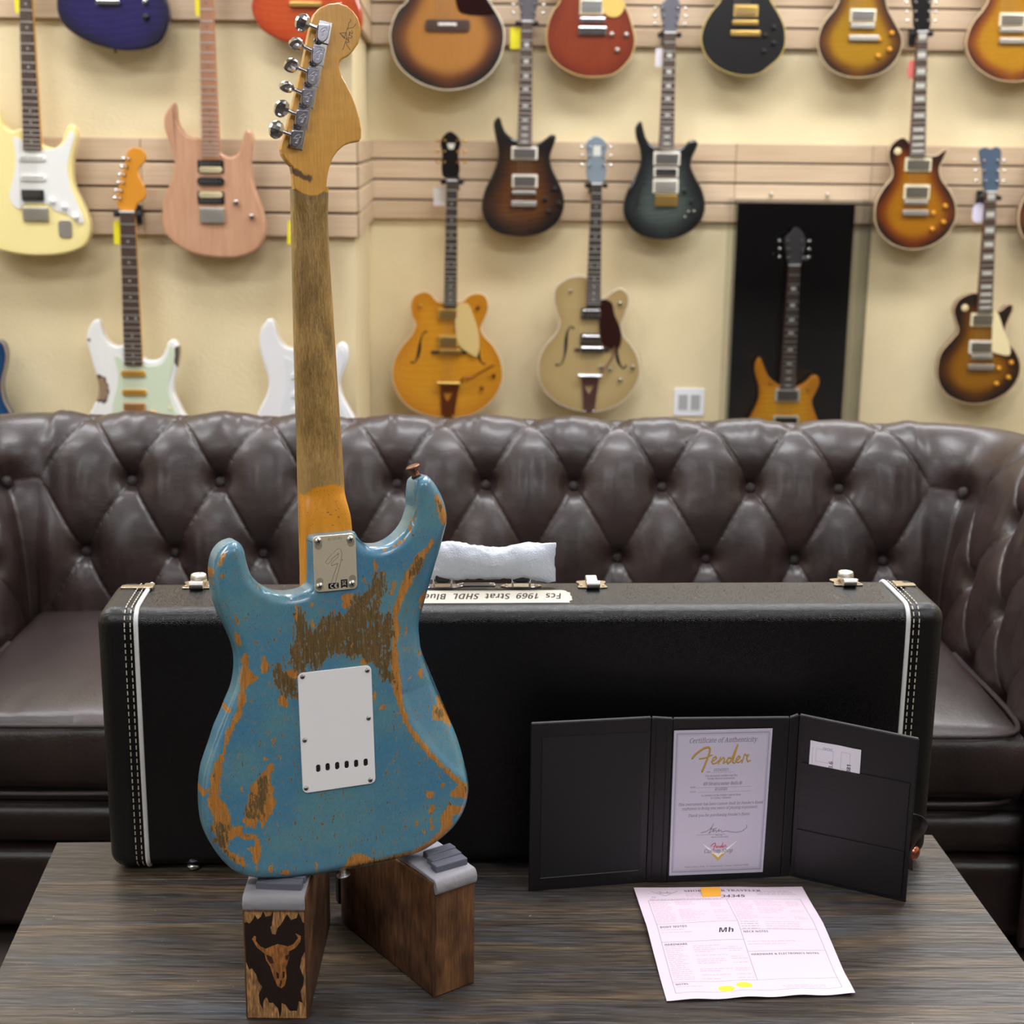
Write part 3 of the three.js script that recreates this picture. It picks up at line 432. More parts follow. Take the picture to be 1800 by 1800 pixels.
// ------------------------------------------------------------------ the stand: two upright wooden boards hinged in a V, suede and rubber on top
const stand = thing('guitar_stand', 'low wooden stand of two hinged boards under the blue guitar, one branded with bull skull', 'guitar stand', [-0.18, TABLE, -1.55]);
const standWood = (seed, tone) => dataTex(256, 512, (x, y) => { const g = fbm(x / 5, y / 70, seed, 4) - 0.5, b = fbm(x / 70, y / 120, seed + 3, 3) - 0.5, k = tone + 120 * g * 0.5 + 90 * b; return [98 + k, 65 + k * 0.8, 38 + k * 0.55]; });
const woodA = standWood(101, 0), woodB = standWood(111, -14);
const sideWood = mat([255, 255, 255], 0.6, { map: woodB });
const suede = mat([142, 140, 146], 0.7, { bumpMap: tile(paintBump, 2, 2), bumpScale: 0.001 });
const rubberGrey = mat([92, 94, 106], 0.85);
const skullTex = canvasTex(512, 1024, (g, w, h) => {                 // the brand on the left board's face; crop pixels 135..800 x 560..1750
  const T = (x, y) => [(x - 135) / 665 * w, (y - 520) / 1230 * h];
  const im = g.createImageData(w, h);
  for (let y = 0, i = 0; y < h; y++) for (let x = 0; x < w; x++, i += 4) { const a = fbm(x / 9, y / 120, 121, 4) - 0.5, b = fbm(x / 120, y / 200, 123, 3) - 0.5; im.data.set([152 + 90 * a + 60 * b, 112 + 70 * a + 46 * b, 70 + 46 * a + 28 * b, 255], i); }
  g.putImageData(im, 0, 0);
  const poly = (a, f) => { g.fillStyle = f; g.beginPath(); flat(a).forEach((q, i) => (i ? g.lineTo(...T(...q)) : g.moveTo(...T(...q)))); g.closePath(); g.fill(); };
  poly([135, 1000, 135, 760, 180, 745, 210, 760, 245, 720, 270, 672, 295, 720, 330, 690, 355, 632, 380, 690, 430, 680, 465, 618, 440, 780, 425, 790, 440, 860, 475, 868, 500, 800, 540, 760, 600, 660, 640, 720, 700, 700, 720, 640, 760, 740, 790, 760, 790, 1010, 740, 1100, 720, 1200, 760, 1300, 750, 1380, 720, 1440, 740, 1560, 700, 1540, 680, 1640, 600, 1640, 560, 1580, 520, 1560, 515, 1640, 495, 1720, 480, 1620, 430, 1560, 390, 1560, 360, 1500, 330, 1540, 318, 1630, 290, 1560, 280, 1480, 320, 1400, 280, 1340, 260, 1270, 220, 1210, 190, 1220, 150, 1120], '#1c0d06');
  poly([230, 915, 255, 880, 275, 890, 270, 930, 310, 985, 370, 1010, 430, 985, 500, 960, 600, 985, 660, 960, 710, 900, 680, 850, 740, 880, 730, 940, 680, 1000, 610, 1035, 610, 1100, 575, 1200, 580, 1290, 560, 1380, 520, 1410, 480, 1390, 440, 1290, 410, 1190, 370, 1130, 355, 1060, 280, 1000], '#96602f');
  poly([370, 1070, 430, 1090, 450, 1150, 420, 1165, 385, 1120], '#3a1c0c'); poly([570, 1080, 610, 1065, 600, 1120, 575, 1120], '#3a1c0c'); poly([470, 1240, 500, 1260, 500, 1310, 480, 1310], '#2a130a'); poly([540, 1240, 560, 1240, 556, 1300, 535, 1310], '#2a130a'); poly([515, 1320, 530, 1340, 520, 1390, 500, 1390], '#4a2a14');
  g.strokeStyle = 'rgba(90,46,20,.7)'; g.lineWidth = 5; g.beginPath(); g.moveTo(...T(500, 1000)); g.lineTo(...T(510, 1230)); g.stroke();
  const im2 = g.getImageData(0, 0, w, h), q = im2.data; for (let y = 0, i = 0; y < h; y++) for (let x = 0; x < w; x++, i += 4) { const k = 0.62 + 0.8 * fbm(x / 12, y / 46, 127, 4); for (let c = 0; c < 3; c++) q[i + c] = clamp(q[i + c] * k, 0, 255); } g.putImageData(im2, 0, 0);
});
const skullFace = mat([255, 255, 255], 0.55, { map: skullTex });
function standBoard(f0, f1, len, yTop, faceMat, skull) {            // f0, f1: the front face's foot corners [x, z]
  const ux = f1[0] - f0[0], uz = f1[1] - f0[1], w = Math.hypot(ux, uz), ang = Math.atan2(-uz, ux), h = yTop - TABLE;
  const cx = (f0[0] + f1[0]) / 2, cz = (f0[1] + f1[1]) / 2;
  const swept = (prof, width, bevel, seg) => { const g = slab(prof, width, bevel, seg); g.rotateY(Math.PI / 2); g.translate(width / 2, 0, 0); return g; };   // profile in [depth behind the face, height]
  const b = part(stand, 'board', boxUV(swept([[0, 0], [0, h], [len * 0.62, h - 0.004], [len, h - 0.03], [len, 0]], w, 0.003, 3), 6), sideWood, [cx - stand.position.x, 0, cz - stand.position.z], [0, ang, 0]);
  part(b, skull ? 'branded_face' : 'end_face', planarUV(new THREE.BoxGeometry(w - 0.005, h - 0.008, 0.0012), -w / 2, w / 2, -h / 2, h / 2), faceMat, [0, h / 2 - 0.002, 0.0002]);
  part(b, 'suede_pad', swept(spline([[-0.0012, h - 0.0135], [-0.0042, h - 0.012], [-0.005, h - 0.004], [-0.001, h + 0.0025], [0.006, h + 0.0032], [len * 0.6, h + 0.0012], [len * 0.6, h - 0.003], [0.004, h - 0.003]], 48), w * 0.96, 0.0008, 1), suede);
  for (let k = 0; k < 3; k++) { const s = rbox(w * (0.72 - k * 0.03), 0.009, 0.0125, 0.0015); part(b, 'rubber_strip', s, rubberGrey, [0.004 + 0.003 * k, h + 0.0066, -0.0165 - k * 0.014], [0, -0.06 + 0.03 * k, 0]); }
  return b;
}

const standL = [hitY(432, 1791, TABLE), hitY(543, 1792, TABLE)], standR = [hitY(762, 1755, TABLE), hitY(835, 1727, TABLE)];
const topL = hitZ(488, 1578, standL[0].z).y, topR = hitPlane(800, 1540, standR[0], V(standR[1].z - standR[0].z, 0, standR[0].x - standR[1].x)).y;
standBoard([standL[0].x, standL[0].z], [standL[1].x, standL[1].z], 0.2, topL, skullFace, true);
standBoard([standR[0].x, standR[0].z], [standR[1].x, standR[1].z], 0.2, topR, mat([255, 255, 255], 0.55, { map: woodA }), false);
{ const hinge = rbox(0.05, 0.06, 0.012, 0.002); part(stand, 'hinge', hinge, M.black, [0.0, 0.05, -0.09], [0, 0.4, 0]); }

// ------------------------------------------------------------------ coffee table of stained boards
const BLc = [-0.594, -1.819], BRc = [0.572, -1.872], DL = [0.09, 1], DR = [0.058, 1], DEEP = 1.05;
const table = thing('coffee_table', 'low coffee table with a top of dark weathered boards, in front of the brown sofa', 'table', [0, 0, -1.4]);
const plankTex = dataTex(2048, 1024, (x, y) => {
  const wob = 26 * (fbm(x / 256, y / 64, 201, 3, 8, 16) - 0.5), g = fbm(x / 256, (y + wob) / 4, 203, 4, 8, 256) - 0.5, k = fbm(x / 256, (y + wob * 1.5) / 32, 205, 4, 8, 32) - 0.5, b = fbm(x / 512, y / 128, 207, 3, 4, 8) - 0.5, fine = fbm(x / 32, y / 2, 209, 2, 64, 512) - 0.5;
  let c = [66, 59, 53]; c = mix3(c, [108, 90, 67], clamp(k * 2.6)); c = mix3(c, [62, 66, 74], clamp(-k * 2.4 + b)); c = mix3(c, [36, 31, 28], clamp(g * 2.8 - 0.1)); c = c.map((v) => v + 44 * fine + 26 * b);
  if (vn(x / 5, y / 3, 211, 409, 341) > 0.985 && hash(x >> 5, y >> 5, 3) > 0.6) c = [158, 148, 132];
  return c;
});
const plankBump = dataTex(1024, 512, (x, y) => 255 * (0.6 * fbm(x / 128, y / 2, 213, 3, 8, 256) + 0.4 * fbm(x / 16, y / 2, 215, 2, 64, 256)), false);
const plankMat = mat([255, 255, 255], 0.36, { map: plankTex, bumpMap: plankBump, bumpScale: 0.0007 });
{
  const cuts = [0, 0.105, 0.215, 0.335, 0.445, 0.56, 0.675, 0.79, 0.9, DEEP], at = (t) => [[BLc[0] + DL[0] * t, BLc[1] + DL[1] * t], [BRc[0] + DR[0] * t, BRc[1] + DR[1] * t]];
  for (let i = 0; i < cuts.length - 1; i++) {
    const a = at(cuts[i] + 0.0002), b = at(cuts[i + 1] - 0.0002), g = slab([a[0], a[1], b[1], b[0]].map((q) => [q[0], -(q[1] + 1.4)]), 0.036, 0.0005, 1);
    g.rotateX(-Math.PI / 2); const p = g.attributes.position, uv = new Float32Array(p.count * 2), off = hash(i, 3, 8), o2 = hash(i, 5, 8);
    for (let k = 0; k < p.count; k++) { uv[2 * k] = p.getX(k) / 1.5 + off; uv[2 * k + 1] = (p.getZ(k) + p.getY(k)) / 0.75 + o2; }
    g.setAttribute('uv', new THREE.BufferAttribute(uv, 2)); part(table, 'plank', g, plankMat, [0, TABLE, 0]);
  }
  const dark = mat([52, 44, 38], 0.6), pos = [[-0.49, -1.72], [0.49, -1.78], [-0.42, -0.88], [0.55, -0.93]];
  for (const [x, z] of pos) part(table, 'leg', rbox(0.07, TABLE - 0.036, 0.07, 0.005), dark, [x, (TABLE - 0.036) / 2, z + 1.4]);
  part(table, 'apron', rbox(1.0, 0.07, 0.02, 0.003), dark, [0, TABLE - 0.072, -1.76 + 1.4], [0, 0.05, 0]); part(table, 'apron', rbox(0.98, 0.07, 0.02, 0.003), dark, [0.06, TABLE - 0.072, -0.9 + 1.4], [0, 0.05, 0]);
}

// ------------------------------------------------------------------ black hardshell case standing on its side
const CW = 1.043, CH = 0.341, CT = 0.128, CY = 0.006;
const kase = thing('guitar_case', 'black pebbled guitar case with white piping and stitched leather ends, standing behind the blue guitar', 'case', [0.0203, TABLE, -1.7612]);
kase.rotation.y = Math.atan2(0.0563, 1.038); kase.updateMatrixWorld(true);
const K = (px, py, y = CY + CH) => kase.worldToLocal(hitY(px, py, TABLE + y));
const tolexBump = dataTex(512, 512, (x, y) => { let m = 9, m2 = 9; const cx = x / 11.64, cy = y / 11.64, n = 44; for (let j = -1; j <= 1; j++) for (let i = -1; i <= 1; i++) { const gx = Math.floor(cx) + i, gy = Math.floor(cy) + j, hx = mod(gx, n), hy = mod(gy, n), d = Math.hypot(gx + hash(hx, hy, 1) - cx, (gy + hash(hx, hy, 2) - cy)); if (d < m) { m2 = m; m = d; } else if (d < m2) m2 = d; } return 255 * clamp((m2 - m) * 1.6); }, false);
const tolex = phys([6, 6, 9], 0.27, { ior: 1.5, bumpMap: tile(tolexBump, 11, 11), bumpScale: 0.00025 }), leatherEnd = mat([13, 13, 15], 0.42, { bumpMap: tile(paintBump, 6, 6), bumpScale: 0.0004 });
part(kase, 'shell', boxUV(rbox(CW, CH, CT, 0.02, 6)), tolex, [0, CY + CH / 2, -CT / 2]);
const loopPts = (x, e, r) => rrect(CT + 2 * e, CH + 2 * e, r, -CT / 2, CY + CH / 2, 6).map((q) => [x, q[1], q[0]]);
const whitePipe = mat([222, 222, 222], 0.5), thread = mat([214, 208, 190], 0.8);
for (const s of [-1, 1]) {
  part(kase, 'leather_end', boxUV(rbox(0.047, CH + 0.0024, CT + 0.0024, 0.02, 6)), leatherEnd, [s * (CW / 2 - 0.022), CY + CH / 2, -CT / 2]);
  part(kase, 'piping', tube(loopPts(s * (CW / 2 - 0.047), 0.0008, 0.021), 0.0029, 220, 8, true), whitePipe);
  const st = [], curve = (x) => new THREE.CatmullRomCurve3(loopPts(x, 0.0014, 0.021).map((p) => V(...p)), true);
  for (const o of [0.0405, 0.0335]) { const c = curve(s * (CW / 2 - o)), n = 104; for (let i = 0; i < n; i++) { const a = c.getPointAt(i / n), b = c.getPointAt((i + 0.58) / n); st.push(tube([a, a.clone().lerp(b, 0.5), b].map((p) => [p.x, p.y, p.z]), 0.0007, 3, 5)); } }
  const sm = part(kase, 'stitching', merge(st), thread); sm.userData.kind = 'stuff';
  const b = K(s < 0 ? 262 : 1580, s < 0 ? 1035 : 1031), a = V(s * (CW / 2 - 0.012), 0, b.z);
  part(kase, 'metal_end_strip', rbox(Math.abs(b.x - a.x), 0.004, 0.011, 0.0012), M.brass, [(a.x + b.x) / 2, CY + CH + 0.0018, (a.z + b.z) / 2]);
  part(kase, 'metal_end_bracket', slab(rrect(0.013, 0.02, 0.003), 0.003, 0.0008).rotateX(-Math.PI / 2), M.brass, [b.x, CY + CH + 0.005, b.z]);
}
for (const [x, z] of [[-0.42, -0.012], [0.42, -0.012], [-0.42, -CT + 0.012], [0.42, -CT + 0.012]]) part(kase, 'glide_foot', lathe([[0, 0], [0.006, 0.0004], [0.0085, 0.003], [0.0085, 0.009], [0, 0.009]], 18), M.chrome, [x, 0, z]);
const TOP = CY + CH;
function latch(px, py, keyed) {
  const c = K(px, py), g = slab(spline([[-0.019, -0.013], [-0.011, -0.015], [0.011, -0.015], [0.019, -0.013], [0.016, 0], [0.019, 0.012], [0.008, 0.016], [-0.008, 0.016], [-0.019, 0.012], [-0.016, 0]], 48), 0.0018, 0.0005, 2); g.rotateX(-Math.PI / 2);
  const l = part(kase, 'latch', g, M.brass, [c.x, TOP + 0.0022, c.z]);
  part(l, 'hasp', rbox(0.015, 0.007, 0.03, 0.002), M.nickel, [0, 0.003, 0.001], [0.12, 0, 0]); part(l, 'hasp_curl', (() => { const q = new THREE.CylinderGeometry(0.005, 0.005, 0.017, 16); q.rotateZ(Math.PI / 2); return q; })(), M.nickel, [0, 0.004, 0.017]);
  part(l, 'rivet', new THREE.SphereGeometry(0.0016, 10, 6), M.brass, [-0.0145, 0.0002, 0.0095]); part(l, 'rivet', new THREE.SphereGeometry(0.0016, 10, 6), M.brass, [0.0145, 0.0002, 0.0095]);
  if (keyed) part(l, 'key_dial', lathe([[0, 0.013], [0.004, 0.013], [0.0045, 0.0112], [0.0065, 0.0112], [0.0072, 0.0128], [0.0095, 0.0122], [0.0105, 0.008], [0.0105, 0.004], [0, 0.004]], 26), M.nickel, [0, 0, -0.004]);
}
latch(349, 1030, true); latch(1040, 1029, false); latch(1487, 1025, true);
{ // carrying handle and the small badge beside it
  const a = K(778, 1032), b = K(916, 1031), z = (a.z + b.z) / 2, plate = (c) => { const g = slab(spline([[-0.026, 0], [-0.02, -0.0055], [0, -0.008], [0.02, -0.0055], [0.026, 0], [0.02, 0.0055], [0, 0.008], [-0.02, 0.0055]], 40), 0.0022, 0.0006); g.rotateX(-Math.PI / 2); const m = part(kase, 'handle_plate', g, M.chrome, [c.x, TOP + 0.002, z]); const t = tube([[-0.011, 0, 0], [-0.011, 0.02, 0], [0.011, 0.02, 0], [0.011, 0, 0]], 0.0016, 24, 6); part(m, 'handle_loop', t, M.chrome); part(m, 'handle_end', rbox(0.019, 0.016, 0.014, 0.004), M.black, [0, 0.012, 0]); part(m, 'screw', new THREE.SphereGeometry(0.0022, 10, 6), M.nickel, [-0.019, 0, 0]); part(m, 'screw', new THREE.SphereGeometry(0.0022, 10, 6), M.nickel, [0.019, 0, 0]); };
  plate(a); plate(b); part(kase, 'handle', tube([[a.x, TOP + 0.016, z], [a.x + 0.014, TOP + 0.03, z], [(a.x + b.x) / 2, TOP + 0.034, z], [b.x - 0.014, TOP + 0.03, z], [b.x, TOP + 0.016, z]], 0.007, 32, 10), M.black);
  const c = K(838, 1029), bd = part(kase, 'badge', slab(rrect(0.048, 0.011, 0.003), 0.002, 0.0005, 2, [rrect(0.043, 0.0065, 0.002)]).rotateX(-Math.PI / 2), M.chrome, [c.x, TOP + 0.002, c.z]); part(bd, 'badge_field', new THREE.BoxGeometry(0.043, 0.0008, 0.0065), mat([38, 40, 62], 0.3), [0, -0.001, 0]); part(bd, 'rivet', new THREE.SphereGeometry(0.0018, 10, 6), M.chrome, [-0.018, 0, 0]); part(bd, 'rivet', new THREE.SphereGeometry(0.0018, 10, 6), M.chrome, [0.018, 0, 0]);
  // packing foam wrapped round the handle: a crumpled thin white sleeve, flattened and flared at its ends
  const f = thing('foam_wrap', 'crumpled white packing foam wrapped around the handle of the black case', 'packing foam', [0, 0, 0]);
  const x0 = K(757, 1000).x, x1 = K(966, 1000).x, NU = 90, NV = 44, pos = [], uv = [], idx = [], w0 = kase.localToWorld(V((x0 + x1) / 2, TOP, z)); f.position.copy(w0); f.rotation.y = kase.rotation.y;
  const bump = (x) => 1 - 0.0 * x;
  for (let i = 0; i <= NU; i++) for (let j = 0; j <= NV; j++) {
    const u = i / NU, t = (j / NV) * Math.PI * 2, e = Math.abs(u - 0.5) * 2, fl = sstep(0.72, 1, e), n = fbm(u * 9, Math.cos(t) * 2.2 + 5, 301, 3) - 0.5, cr = fbm(u * 34, Math.sin(t) * 4 + 9, 305, 3) - 0.5;
    const ry = (0.0225 + 0.004 * fl * (u > 0.5 ? 1 : 0.4)) * bump(u) + 0.006 * n + 0.0025 * cr, rz = lerp(0.0165, 0.006, fl) + 0.005 * n;
    const top = Math.sin(t) > 0 ? 1 : 0; let x = (u - 0.5) * (x1 - x0) * (1 + 0.03 * fl * (hash(j >> 2, i > 45 ? 1 : 2, 9) - 0.4)), y = 0.0335 + ry * Math.sin(t) + 0.0035 * Math.sin(u * 9) * top - (u > 0.75 ? (u - 0.75) * 0.02 : 0); const zz = rz * Math.cos(t) + 0.004 * (fbm(u * 8, 1, 309, 2) - 0.5);
    y = Math.max(0.0035 + 0.004 * Math.sin(u * 14) ** 2, y); pos.push(x, y, zz); uv.push(u, j / NV);
  }
  for (let i = 0; i < NU; i++) for (let j = 0; j < NV; j++) { const p = i * (NV + 1) + j, q = p + NV + 1; idx.push(p, p + 1, q, q, p + 1, q + 1); }
  const g = new THREE.BufferGeometry(); g.setAttribute('position', new THREE.Float32BufferAttribute(pos, 3)); g.setAttribute('uv', new THREE.Float32BufferAttribute(uv, 2)); g.setIndex(idx); g.computeVertexNormals();
  part(f, 'sleeve', g, phys([216, 222, 234], 0.6, { transmission: 0.2, thickness: 0, bumpMap: tile(paintBump, 3, 2), bumpScale: 0.0012, side: THREE.DoubleSide }));
}
{ // paper tape on the case with a pencilled note, upside down from here
  const a = K(738, 1038), b = K(996, 1038), c = K(996, 1060), w = b.x - a.x, d = c.z - b.z;
  const tx = canvasTex(1024, Math.round(1024 * d / w), (g, W, H) => { g.fillStyle = '#bdb9ac'; g.fillRect(0, 0, W, H); const r = rng(5); for (let i = 0; i < 300; i++) { g.fillStyle = `rgba(190,180,150,${0.12 * r()})`; g.fillRect(r() * W, r() * H, 40 * r(), 2); } g.translate(W, H); g.rotate(Math.PI); g.fillStyle = '#382a26'; g.font = `italic bold ${Math.round(H * 0.62)}px sans-serif`; g.textBaseline = 'middle'; const words = [['Fcs', 1], ['1969', 1.1], ['Strat', 1], ['SHDL', 1.05], ['Blue', 0.95]], fit = (W * 0.93 - 4 * 40) / words.reduce((n, q) => n + g.measureText(q[0]).width, 0); let x = 40; for (const [s, k] of words) { g.save(); g.translate(x, H * 0.52); g.rotate((k - 1) * 0.5); g.scale(fit, 1); g.fillText(s, 0, 0); x += g.measureText(s).width * fit + 40; g.restore(); } });
  const n = 14, out = [[-w / 2, -d / 2], [w / 2, -d / 2]]; for (let i = 1; i < n; i++) out.push([w / 2 - 0.004 * hash(i, 2, 4) + 0.006 * Math.sin(i / n * 3), -d / 2 + d * i / n]); out.push([w / 2 - 0.006, d / 2], [-w / 2, d / 2]);
  const g = slab(out, 0.0006); planarUV(g, -w / 2, w / 2, -d / 2, d / 2); g.rotateX(-Math.PI / 2);
  const t = thing('tape_label', 'strip of cream paper tape with a handwritten note, stuck on top of the black case', 'label', [0, 0, 0]); t.position.copy(kase.localToWorld(V((a.x + b.x) / 2, TOP + 0.0007, (b.z + c.z) / 2))); t.rotation.y = kase.rotation.y; part(t, 'tape', g, mat([255, 255, 255], 0.8, { map: tx }));
}

// ------------------------------------------------------------------ certificate folder standing open
function sheetOf(c, lift, nu = 2, nv = 2, uvs = true) {              // a paper patch through corners TL, TR, BR, BL, lifted by lift(u, v) along n
  const e1 = c[1].clone().sub(c[0]), e2 = c[3].clone().sub(c[0]), n = e2.clone().cross(e1).normalize(), pos = [], uv = [], idx = [], th = 0.0004;
  for (const s of [1, 0]) for (let j = 0; j <= nv; j++) for (let i = 0; i <= nu; i++) { const u = i / nu, v = j / nv, a = c[0].clone().lerp(c[1], u), b = c[3].clone().lerp(c[2], u), p = a.lerp(b, v).addScaledVector(n, th * s + (lift ? lift(u, v) : 0)); pos.push(p.x, p.y, p.z); uv.push(u, 1 - v); }
  const m = (nu + 1) * (nv + 1), id = (s, i, j) => (1 - s) * m + j * (nu + 1) + i;
  for (let j = 0; j < nv; j++) for (let i = 0; i < nu; i++) { idx.push(id(1, i, j), id(1, i, j + 1), id(1, i + 1, j), id(1, i + 1, j), id(1, i, j + 1), id(1, i + 1, j + 1)); idx.push(id(0, i, j), id(0, i + 1, j), id(0, i, j + 1), id(0, i + 1, j), id(0, i + 1, j + 1), id(0, i, j + 1)); }
  const rim = []; for (let i = 0; i < nu; i++) rim.push([i, 0]); for (let j = 0; j < nv; j++) rim.push([nu, j]); for (let i = nu; i > 0; i--) rim.push([i, nv]); for (let j = nv; j > 0; j--) rim.push([0, j]);
  rim.forEach((a, k) => { const b = rim[(k + 1) % rim.length]; idx.push(id(1, ...a), id(1, ...b), id(0, ...a), id(0, ...a), id(1, ...b), id(0, ...b)); });
  const g = new THREE.BufferGeometry(); g.setAttribute('position', new THREE.Float32BufferAttribute(pos, 3)); g.setAttribute('uv', new THREE.Float32BufferAttribute(uv, 2)); g.setIndex(idx); const flatG = g; flatG.computeVertexNormals(); return flatG;
}
const recentre = (t, g, at) => { g.translate(-at.x, -at.y, -at.z); t.position.copy(at); return g; };
const folderLeather = mat([15, 12, 16], 0.42, { bumpMap: tile(paintBump, 22, 22), bumpScale: 0.0003 }), folderInner = mat([19, 18, 23], 0.7), seam = mat([70, 68, 72], 0.5);
const foot = [[929, 1567], [1135, 1551], [1172, 1552], [1372, 1541], [1388, 1540], [1592, 1586]].map((q) => hitY(q[0], q[1], TABLE));
const tops = [[938, 1273], [1143, 1262], [1168, 1264], [1385, 1262], [1400, 1257], [1610, 1300]].map((q, i) => hitZ(q[0], q[1], foot[i].z).y - TABLE);
const folder = thing('certificate_folder', 'black leather folder standing open in three leaves against the case, certificate in its middle leaf', 'folder', [foot[2].x, TABLE, foot[2].z]);
const leaf = (i, name, th) => {                                     // a leaf between foot i and foot i + 1
  const a = foot[i], b = foot[i + 1], w = Math.hypot(b.x - a.x, b.z - a.z) - 0.0004, h0 = tops[i], h1 = tops[i + 1], ang = Math.atan2(a.z - b.z, b.x - a.x);
  const g = slab([[-w / 2, 0], [w / 2, 0], [w / 2, h1], [-w / 2, h0]], th, 0.0008, 2); const m = part(folder, name, boxUV(g), folderLeather, [(a.x + b.x) / 2 - folder.position.x, 0, (a.z + b.z) / 2 - folder.position.z], [0, ang, 0]); m.userData.w = w; return { m, w, h0, h1, ang, mid: V((a.x + b.x) / 2, TABLE, (a.z + b.z) / 2) };
};
const leafL = leaf(0, 'leaf', 0.004), spineL = leaf(1, 'spine', 0.003), leafC = leaf(2, 'leaf', 0.004), spineR = leaf(3, 'spine', 0.003), leafR = leaf(4, 'leaf', 0.004);
for (const l of [leafL, spineL, leafC, spineR, leafR]) { delete l.m.userData.w; part(l.m, 'edge_trim', tube([[-l.w / 2 + 0.001, l.h0, -0.002], [0, (l.h0 + l.h1) / 2, -0.002], [l.w / 2 - 0.001, l.h1, -0.002]], 0.0017, 6, 6), seam); }
part(leafL.m, 'lining', slab([[-leafL.w / 2 + 0.014, 0.016], [leafL.w / 2 - 0.008, 0.016], [leafL.w / 2 - 0.008, leafL.h1 - 0.018], [-leafL.w / 2 + 0.014, leafL.h0 - 0.018]], 0.0008), folderInner, [0, 0, 0.0006]);
part(leafL.m, 'pocket_edge', tube([[-leafL.w / 2 + 0.014, 0.017, 0.001], [leafL.w / 2 - 0.01, 0.018, 0.001]], 0.0006, 2, 6), seam);
for (const x of [-0.25, 0.25]) part(spineL.m, 'seam_line', tube([[spineL.w * x, 0.004, 0.0002], [spineL.w * x, spineL.h0 - 0.006, 0.0002]], 0.0006, 2, 5), folderInner);
{ // two slanting pockets on the right leaf
  const y1 = hitPlane(1400, 1338, leafR.mid, V(Math.sin(leafR.ang), 0, Math.cos(leafR.ang))).y - TABLE, y2 = hitPlane(1393, 1454, leafR.mid, V(Math.sin(leafR.ang), 0, Math.cos(leafR.ang))).y - TABLE;
  const s = (y) => y - (leafR.h0 - leafR.h1) * 0.1;
  part(leafR.m, 'pocket', slab([[-leafR.w / 2 + 0.006, 0.006], [leafR.w / 2 - 0.006, 0.006], [leafR.w / 2 - 0.006, s(y1)], [-leafR.w / 2 + 0.006, y1]], 0.0012, 0.0003), folderLeather, [0, 0, 0.0014]);
  part(leafR.m, 'pocket', slab([[-leafR.w / 2 + 0.006, 0.006], [leafR.w / 2 - 0.006, 0.006], [leafR.w / 2 - 0.006, s(y2)], [-leafR.w / 2 + 0.006, y2]], 0.0012, 0.0003), folderLeather, [0, 0, 0.003]);
  const st = [[1600, 1424], [1612, 1428], [1620, 1441], [1620, 1452], [1610, 1466], [1600, 1480], [1594, 1496], [1594, 1512]].map((q) => hitZ(q[0], q[1], foot[5].z - 0.006));
  const ys = st.map((p) => p.y - TABLE), strap = [], N = 30, cv = new THREE.CatmullRomCurve3([V(-0.002, 0.116, 0), V(0.012, 0.114, 0.004), V(0.019, 0.104, 0.006), V(0.017, 0.094, 0.004), V(0.007, 0.08, 0.002), V(0.002, 0.066, 0.004), V(0.004, 0.044, 0.006)]); void ys; void strap;
  const pos = [], idx = []; for (let i = 0; i <= N; i++) { const p = cv.getPoint(i / N), w = 0.008 + 0.006 * sstep(0.4, 0.9, i / N) - 0.006 * sstep(0.93, 1, i / N); for (const [dx, dz] of [[-0.0007, w / 2], [0.0007, w / 2], [0.0007, -w / 2], [-0.0007, -w / 2]]) pos.push(p.x + dx + (dz > 0 ? 0.004 : -0.004), p.y, p.z + dz - 0.008); }
  for (let i = 0; i < N; i++) for (let k = 0; k < 4; k++) { const a = i * 4 + k, b = i * 4 + (k + 1) % 4; idx.push(a, b, a + 4, a + 4, b, b + 4); }
  const g = new THREE.BufferGeometry(); g.setAttribute('position', new THREE.Float32BufferAttribute(pos, 3)); g.setIndex(idx); g.computeVertexNormals();
  const sp = part(folder, 'snap_strap', g, mat([34, 24, 22], 0.4, { side: THREE.DoubleSide }), [foot[5].x - folder.position.x - 0.004, 0, foot[5].z - folder.position.z]);
  part(sp, 'snap', lathe([[0, 0.004], [0.0045, 0.0038], [0.0075, 0.0022], [0.0086, 0]], 20).rotateX(Math.PI / 2), mat([190, 118, 92], 0.28, { metalness: 1 }), [0.0105, 0.066, 0.0], [0, 0.75, 0]);
}
const script = (g, x, y, s, c, w) => {                               // the flowing maker's name as pen strokes
  g.strokeStyle = c; g.lineCap = 'round'; g.lineJoin = 'round';
  const go = (a, k) => { g.lineWidth = w * k; g.beginPath(); flat(a).forEach((q, i) => (i ? g.lineTo(x + q[0] * s, y + q[1] * s) : g.moveTo(x + q[0] * s, y + q[1] * s))); g.stroke(); };
  go([0, 60, 14, 44, 40, 26, 66, 12, 90, 8, 100, 16, 98, 34, 86, 66, 70, 104, 60, 126], 1.5); go([42, 64, 62, 62, 84, 58, 112, 46], 1); go([112, 78, 126, 74, 140, 62, 134, 54, 120, 62, 112, 80, 120, 90, 140, 86, 152, 74], 1); go([152, 90, 162, 60, 160, 78, 178, 60, 186, 66, 180, 88, 196, 80], 1); go([226, 64, 210, 62, 200, 78, 206, 90, 222, 80, 236, 50, 258, 0, 240, 58, 234, 84, 246, 88], 1.25); go([250, 78, 266, 72, 276, 60, 268, 54, 256, 66, 254, 84, 270, 86, 288, 74], 1); go([288, 88, 302, 46, 312, 54, 324, 50, 314, 66, 322, 84, 336, 78], 1);
};
